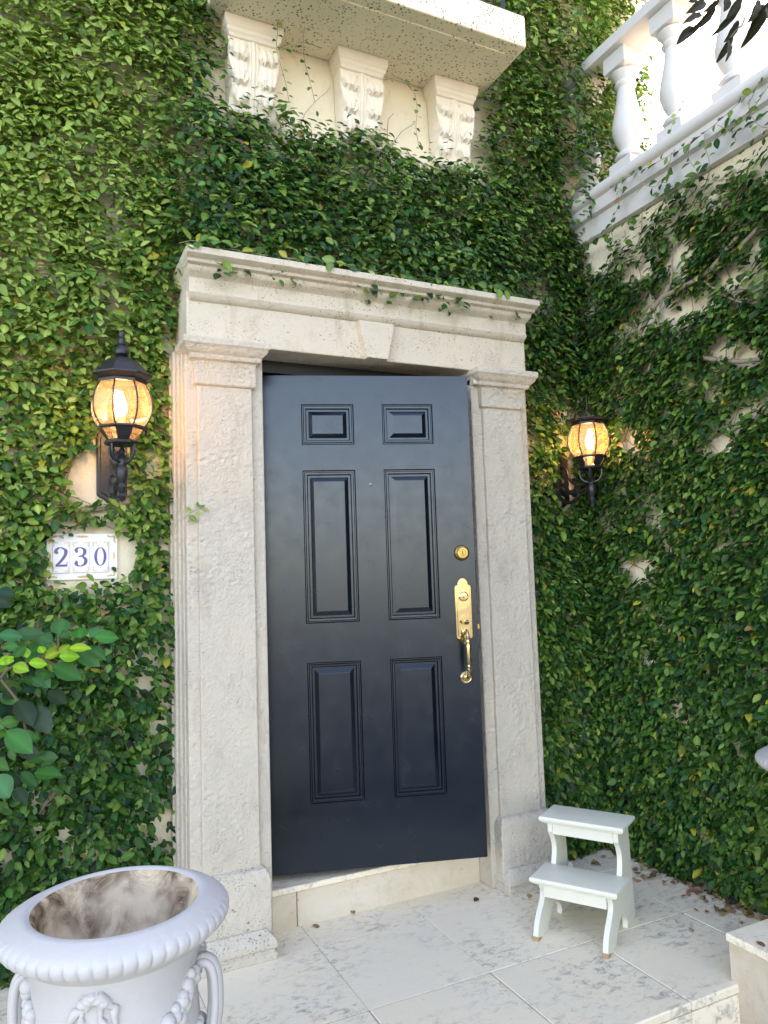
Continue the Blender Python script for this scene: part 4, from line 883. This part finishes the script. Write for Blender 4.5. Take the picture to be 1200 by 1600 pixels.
for pts in ([(-40,1180),(0,1060),(50,1032),(100,1015),(134,1003)], [(0,1060),(30,1100),(40,1140)], [(-40,1180),(0,1130),(10,1142)], [(-40,1250),(-10,1210),(0,1215)], [(60,1025),(90,1040),(120,1040)], [(90,1018),(92,990),(93,960)]): sm.tube(spline([tuple(at(a, b, 1, -.27)) for a, b in pts], 5), .004, 6)
q0 = at(-40, 1180, 1, -.27); sm.tube(spline([(-1.62,-.30,0), (-1.60,-.29,.45), tuple(q0)], 6), .008, 6); sm.obj('stem', M_BARK2, SH)
for k in range(60):                                                              # the rest of the bush, outside the picture
    c = np.array([-1.78+rs.uniform(-.28,.16), -.34+rs.uniform(-.25,.2), rs.uniform(.25,1.25)]); d = np.array([rs.uniform(-1,1), rs.uniform(-1,.2), rs.uniform(-.4,.6)])
    if c[0] > -1.52: c[0] -= .15
    leaf_part(SH, so_, c, d, (rs.uniform(-.4,.4), -.6, .8), rs.uniform(.08,.13), rs.uniform(.04,.055), rs.choice([G1, G2, G3]), M_BIGLEAF)

# ------------------------------------------------------------------ tree whose twigs hang in at the top right
TR = thing('tree', 'tree whose dark drooping leaves hang in at the top right corner', 'tree', (1.05, -3.0, GZ)); to_ = (1.05, -3.0, GZ)
tk = MB(); tk.tube(spline([(1.05,-3.0,GZ),(1.08,-3.0,.8),(1.02,-2.96,1.8),(1.05,-2.9,2.8),(.98,-2.8,3.6)], 6), [.085-.0018*k for k in range(25)], 10); tk.obj('trunk', M_BARK2, TR, smooth=70)
tips = [at(1110, -60, 1, -1.6), at(1165, -60, 1, -1.55), at(1195, -70, 1, -1.6)]
lb = MB()
for tp in tips: lb.tube(spline([(1.03,-2.93,2.5), (.9,-2.5,3.0), (.62,-2.0,3.05), tuple(tp)], 6), [.03-.0014*k for k in range(19)], 7)
for pts in ([(1110,-60),(1118,-10),(1110,12),(1098,28),(1085,42)], [(1165,-60),(1172,-8),(1161,36),(1153,44),(1140,60)], [(1195,-70),(1196,-20),(1192,20)], [(1118,-10),(1126,-6),(1136,-4)]): lb.tube(spline([tuple(at(a, b, 1, -1.6)) for a, b in pts], 5), .0016, 5)
lb.obj('branch', M_BARK2, TR, smooth=70)
DK = (.020,.036,.012)  # backlit silhouette against the sky put into the leaf colour
for a, b, c, d, w in [(1103,4,1060,31,14),(1099,25,1056,52,11),(1086,42,1054,76,14),(1101,30,1083,57,8),(1118,12,1105,41,12),(1124,0,1103,19,9),(1137,-6,1136,14,15),(1158,8,1144,43,11),(1154,32,1131,67,13),(1136,62,1115,112,10),(1145,56,1133,93,11),(1186,0,1175,32,16),(1192,6,1183,44,14),(1198,12,1190,62,16),(1204,0,1199,50,18),(1160,-4,1150,14,12),(1090,-6,1080,2,10)]:
    yv = -1.6+rs.uniform(-.04,.04); A = at(a, b, 1, yv); B = at(c, d, 1, yv-rs.uniform(-.01,.03)); leaf_part(TR, to_, A, B-A, (rs.uniform(-.4,.4), -.8, rs.uniform(-.5,.4)), float(np.linalg.norm(B-A)), w*1.7/FPX*1.15, DK, M_DARKLEAF)
rc = np.random.default_rng(9); n = 350
c = np.array([.95,-2.85,3.75])+rc.normal(0, 1, (n, 3))*np.array([.42,.40,.30]); d_ = rc.normal(0, 1, (n, 3))-np.array([0,0,.8]); zz = (c-CAM)@FW; inview = (zz > 0) & (np.abs((c-CAM)@RT/np.maximum(zz, .01)) < .6) & ((c-CAM)@UP/np.maximum(zz, .01) < .78)
c = c[~inview]; d_ = d_[~inview]; n = len(c)
cr = bpy.data.objects.new('crown', leaf_mesh('crown', c, d_, rc.normal(0, .5, (n, 3))+np.array([0,0,1.]), rc.uniform(.07,.12,n), rc.uniform(.02,.032,n), np.array([.04,.08,.025])*rc.uniform(.6,1.5,(n,1))*np.ones((n,3)), M_BIGLEAF, to_)); COL.objects.link(cr); cr.parent = TR; stuff(cr)

# ------------------------------------------------------------------ dead leaves on the floor
def dead(n, xy, zf, r):
    P = np.array([(x, y, zf+r.uniform(.003,.012)) for x, y in xy]); n = len(P); a = r.uniform(0, 6.28, n)
    return P, np.stack([np.cos(a), np.sin(a), r.uniform(-.2,.2,n)], 1), np.stack([r.normal(0,.3,n), r.normal(0,.3,n), np.ones(n)], 1), r.uniform(.022,.048,n), r.uniform(.012,.026,n), np.array([.36,.22,.12])*r.uniform(.35,1.25,(n,1))*np.array([1,1,1])+r.normal(0,.015,(n,3))
rl_ = np.random.default_rng(31); xy = []
while len(xy) < 170:
    y = rl_.uniform(-.93, .22); w = .035+.05*vnoise(np.array([y]), np.array([0.]), 7, 2)[0]+(.05 if -.65 < y < -.15 else 0)+(.14 if y > 0 else 0); xy.append((1.275-abs(rl_.normal(0, w)), y))
P, A, N, Ln, Wd, C = dead(0, xy, .001, rl_)
lit = bpy.data.objects.new('leaf_litter', leaf_mesh('leaf_litter', P, A, N, Ln, Wd, np.clip(C, .02, .6), M_LEAF, (0,0,0), rl_.uniform(-3, 4, len(P)))); COL.objects.link(lit); stuff(lit); lit['label'] = 'brown dead leaves gathered along the foot of the side wall'
fl = [((488,1448), 'small dead leaf lying on the floor against the left end of the threshold'), ((552,1430), 'curled brown leaf lying against the foot of the threshold riser'), ((747,1405), 'dark crumpled leaf on the floor near the right pilaster base'), ((828,1399), 'tan dead leaf lying beside the right pilaster base by the stool'), ((1182,1474), 'reddish dead leaf lying on the coping of the right cheek wall'), ((1172,1436), 'large yellowish dead leaf at the foot of the side wall by the cheek wall')]
for k, ((a, b), lab) in enumerate(fl):
    p = at(a, b, 2, .149 if k == 4 else 0.0); ang = rs.uniform(0, 6.28); col = [(.26,.15,.08),(.30,.17,.08),(.10,.05,.03),(.42,.28,.13),(.22,.09,.05),(.45,.32,.12)][k]
    o = leaf_part(None, (0,0,0), (p[0], p[1], p[2]+.006), (math.cos(ang), math.sin(ang), .1), (.1,-.2,1), .034 if k < 5 else .06, .022 if k < 5 else .035, col, M_LEAF, 'fallen_leaf'); tag(o, lab, 'leaf', 'single fallen leaves')
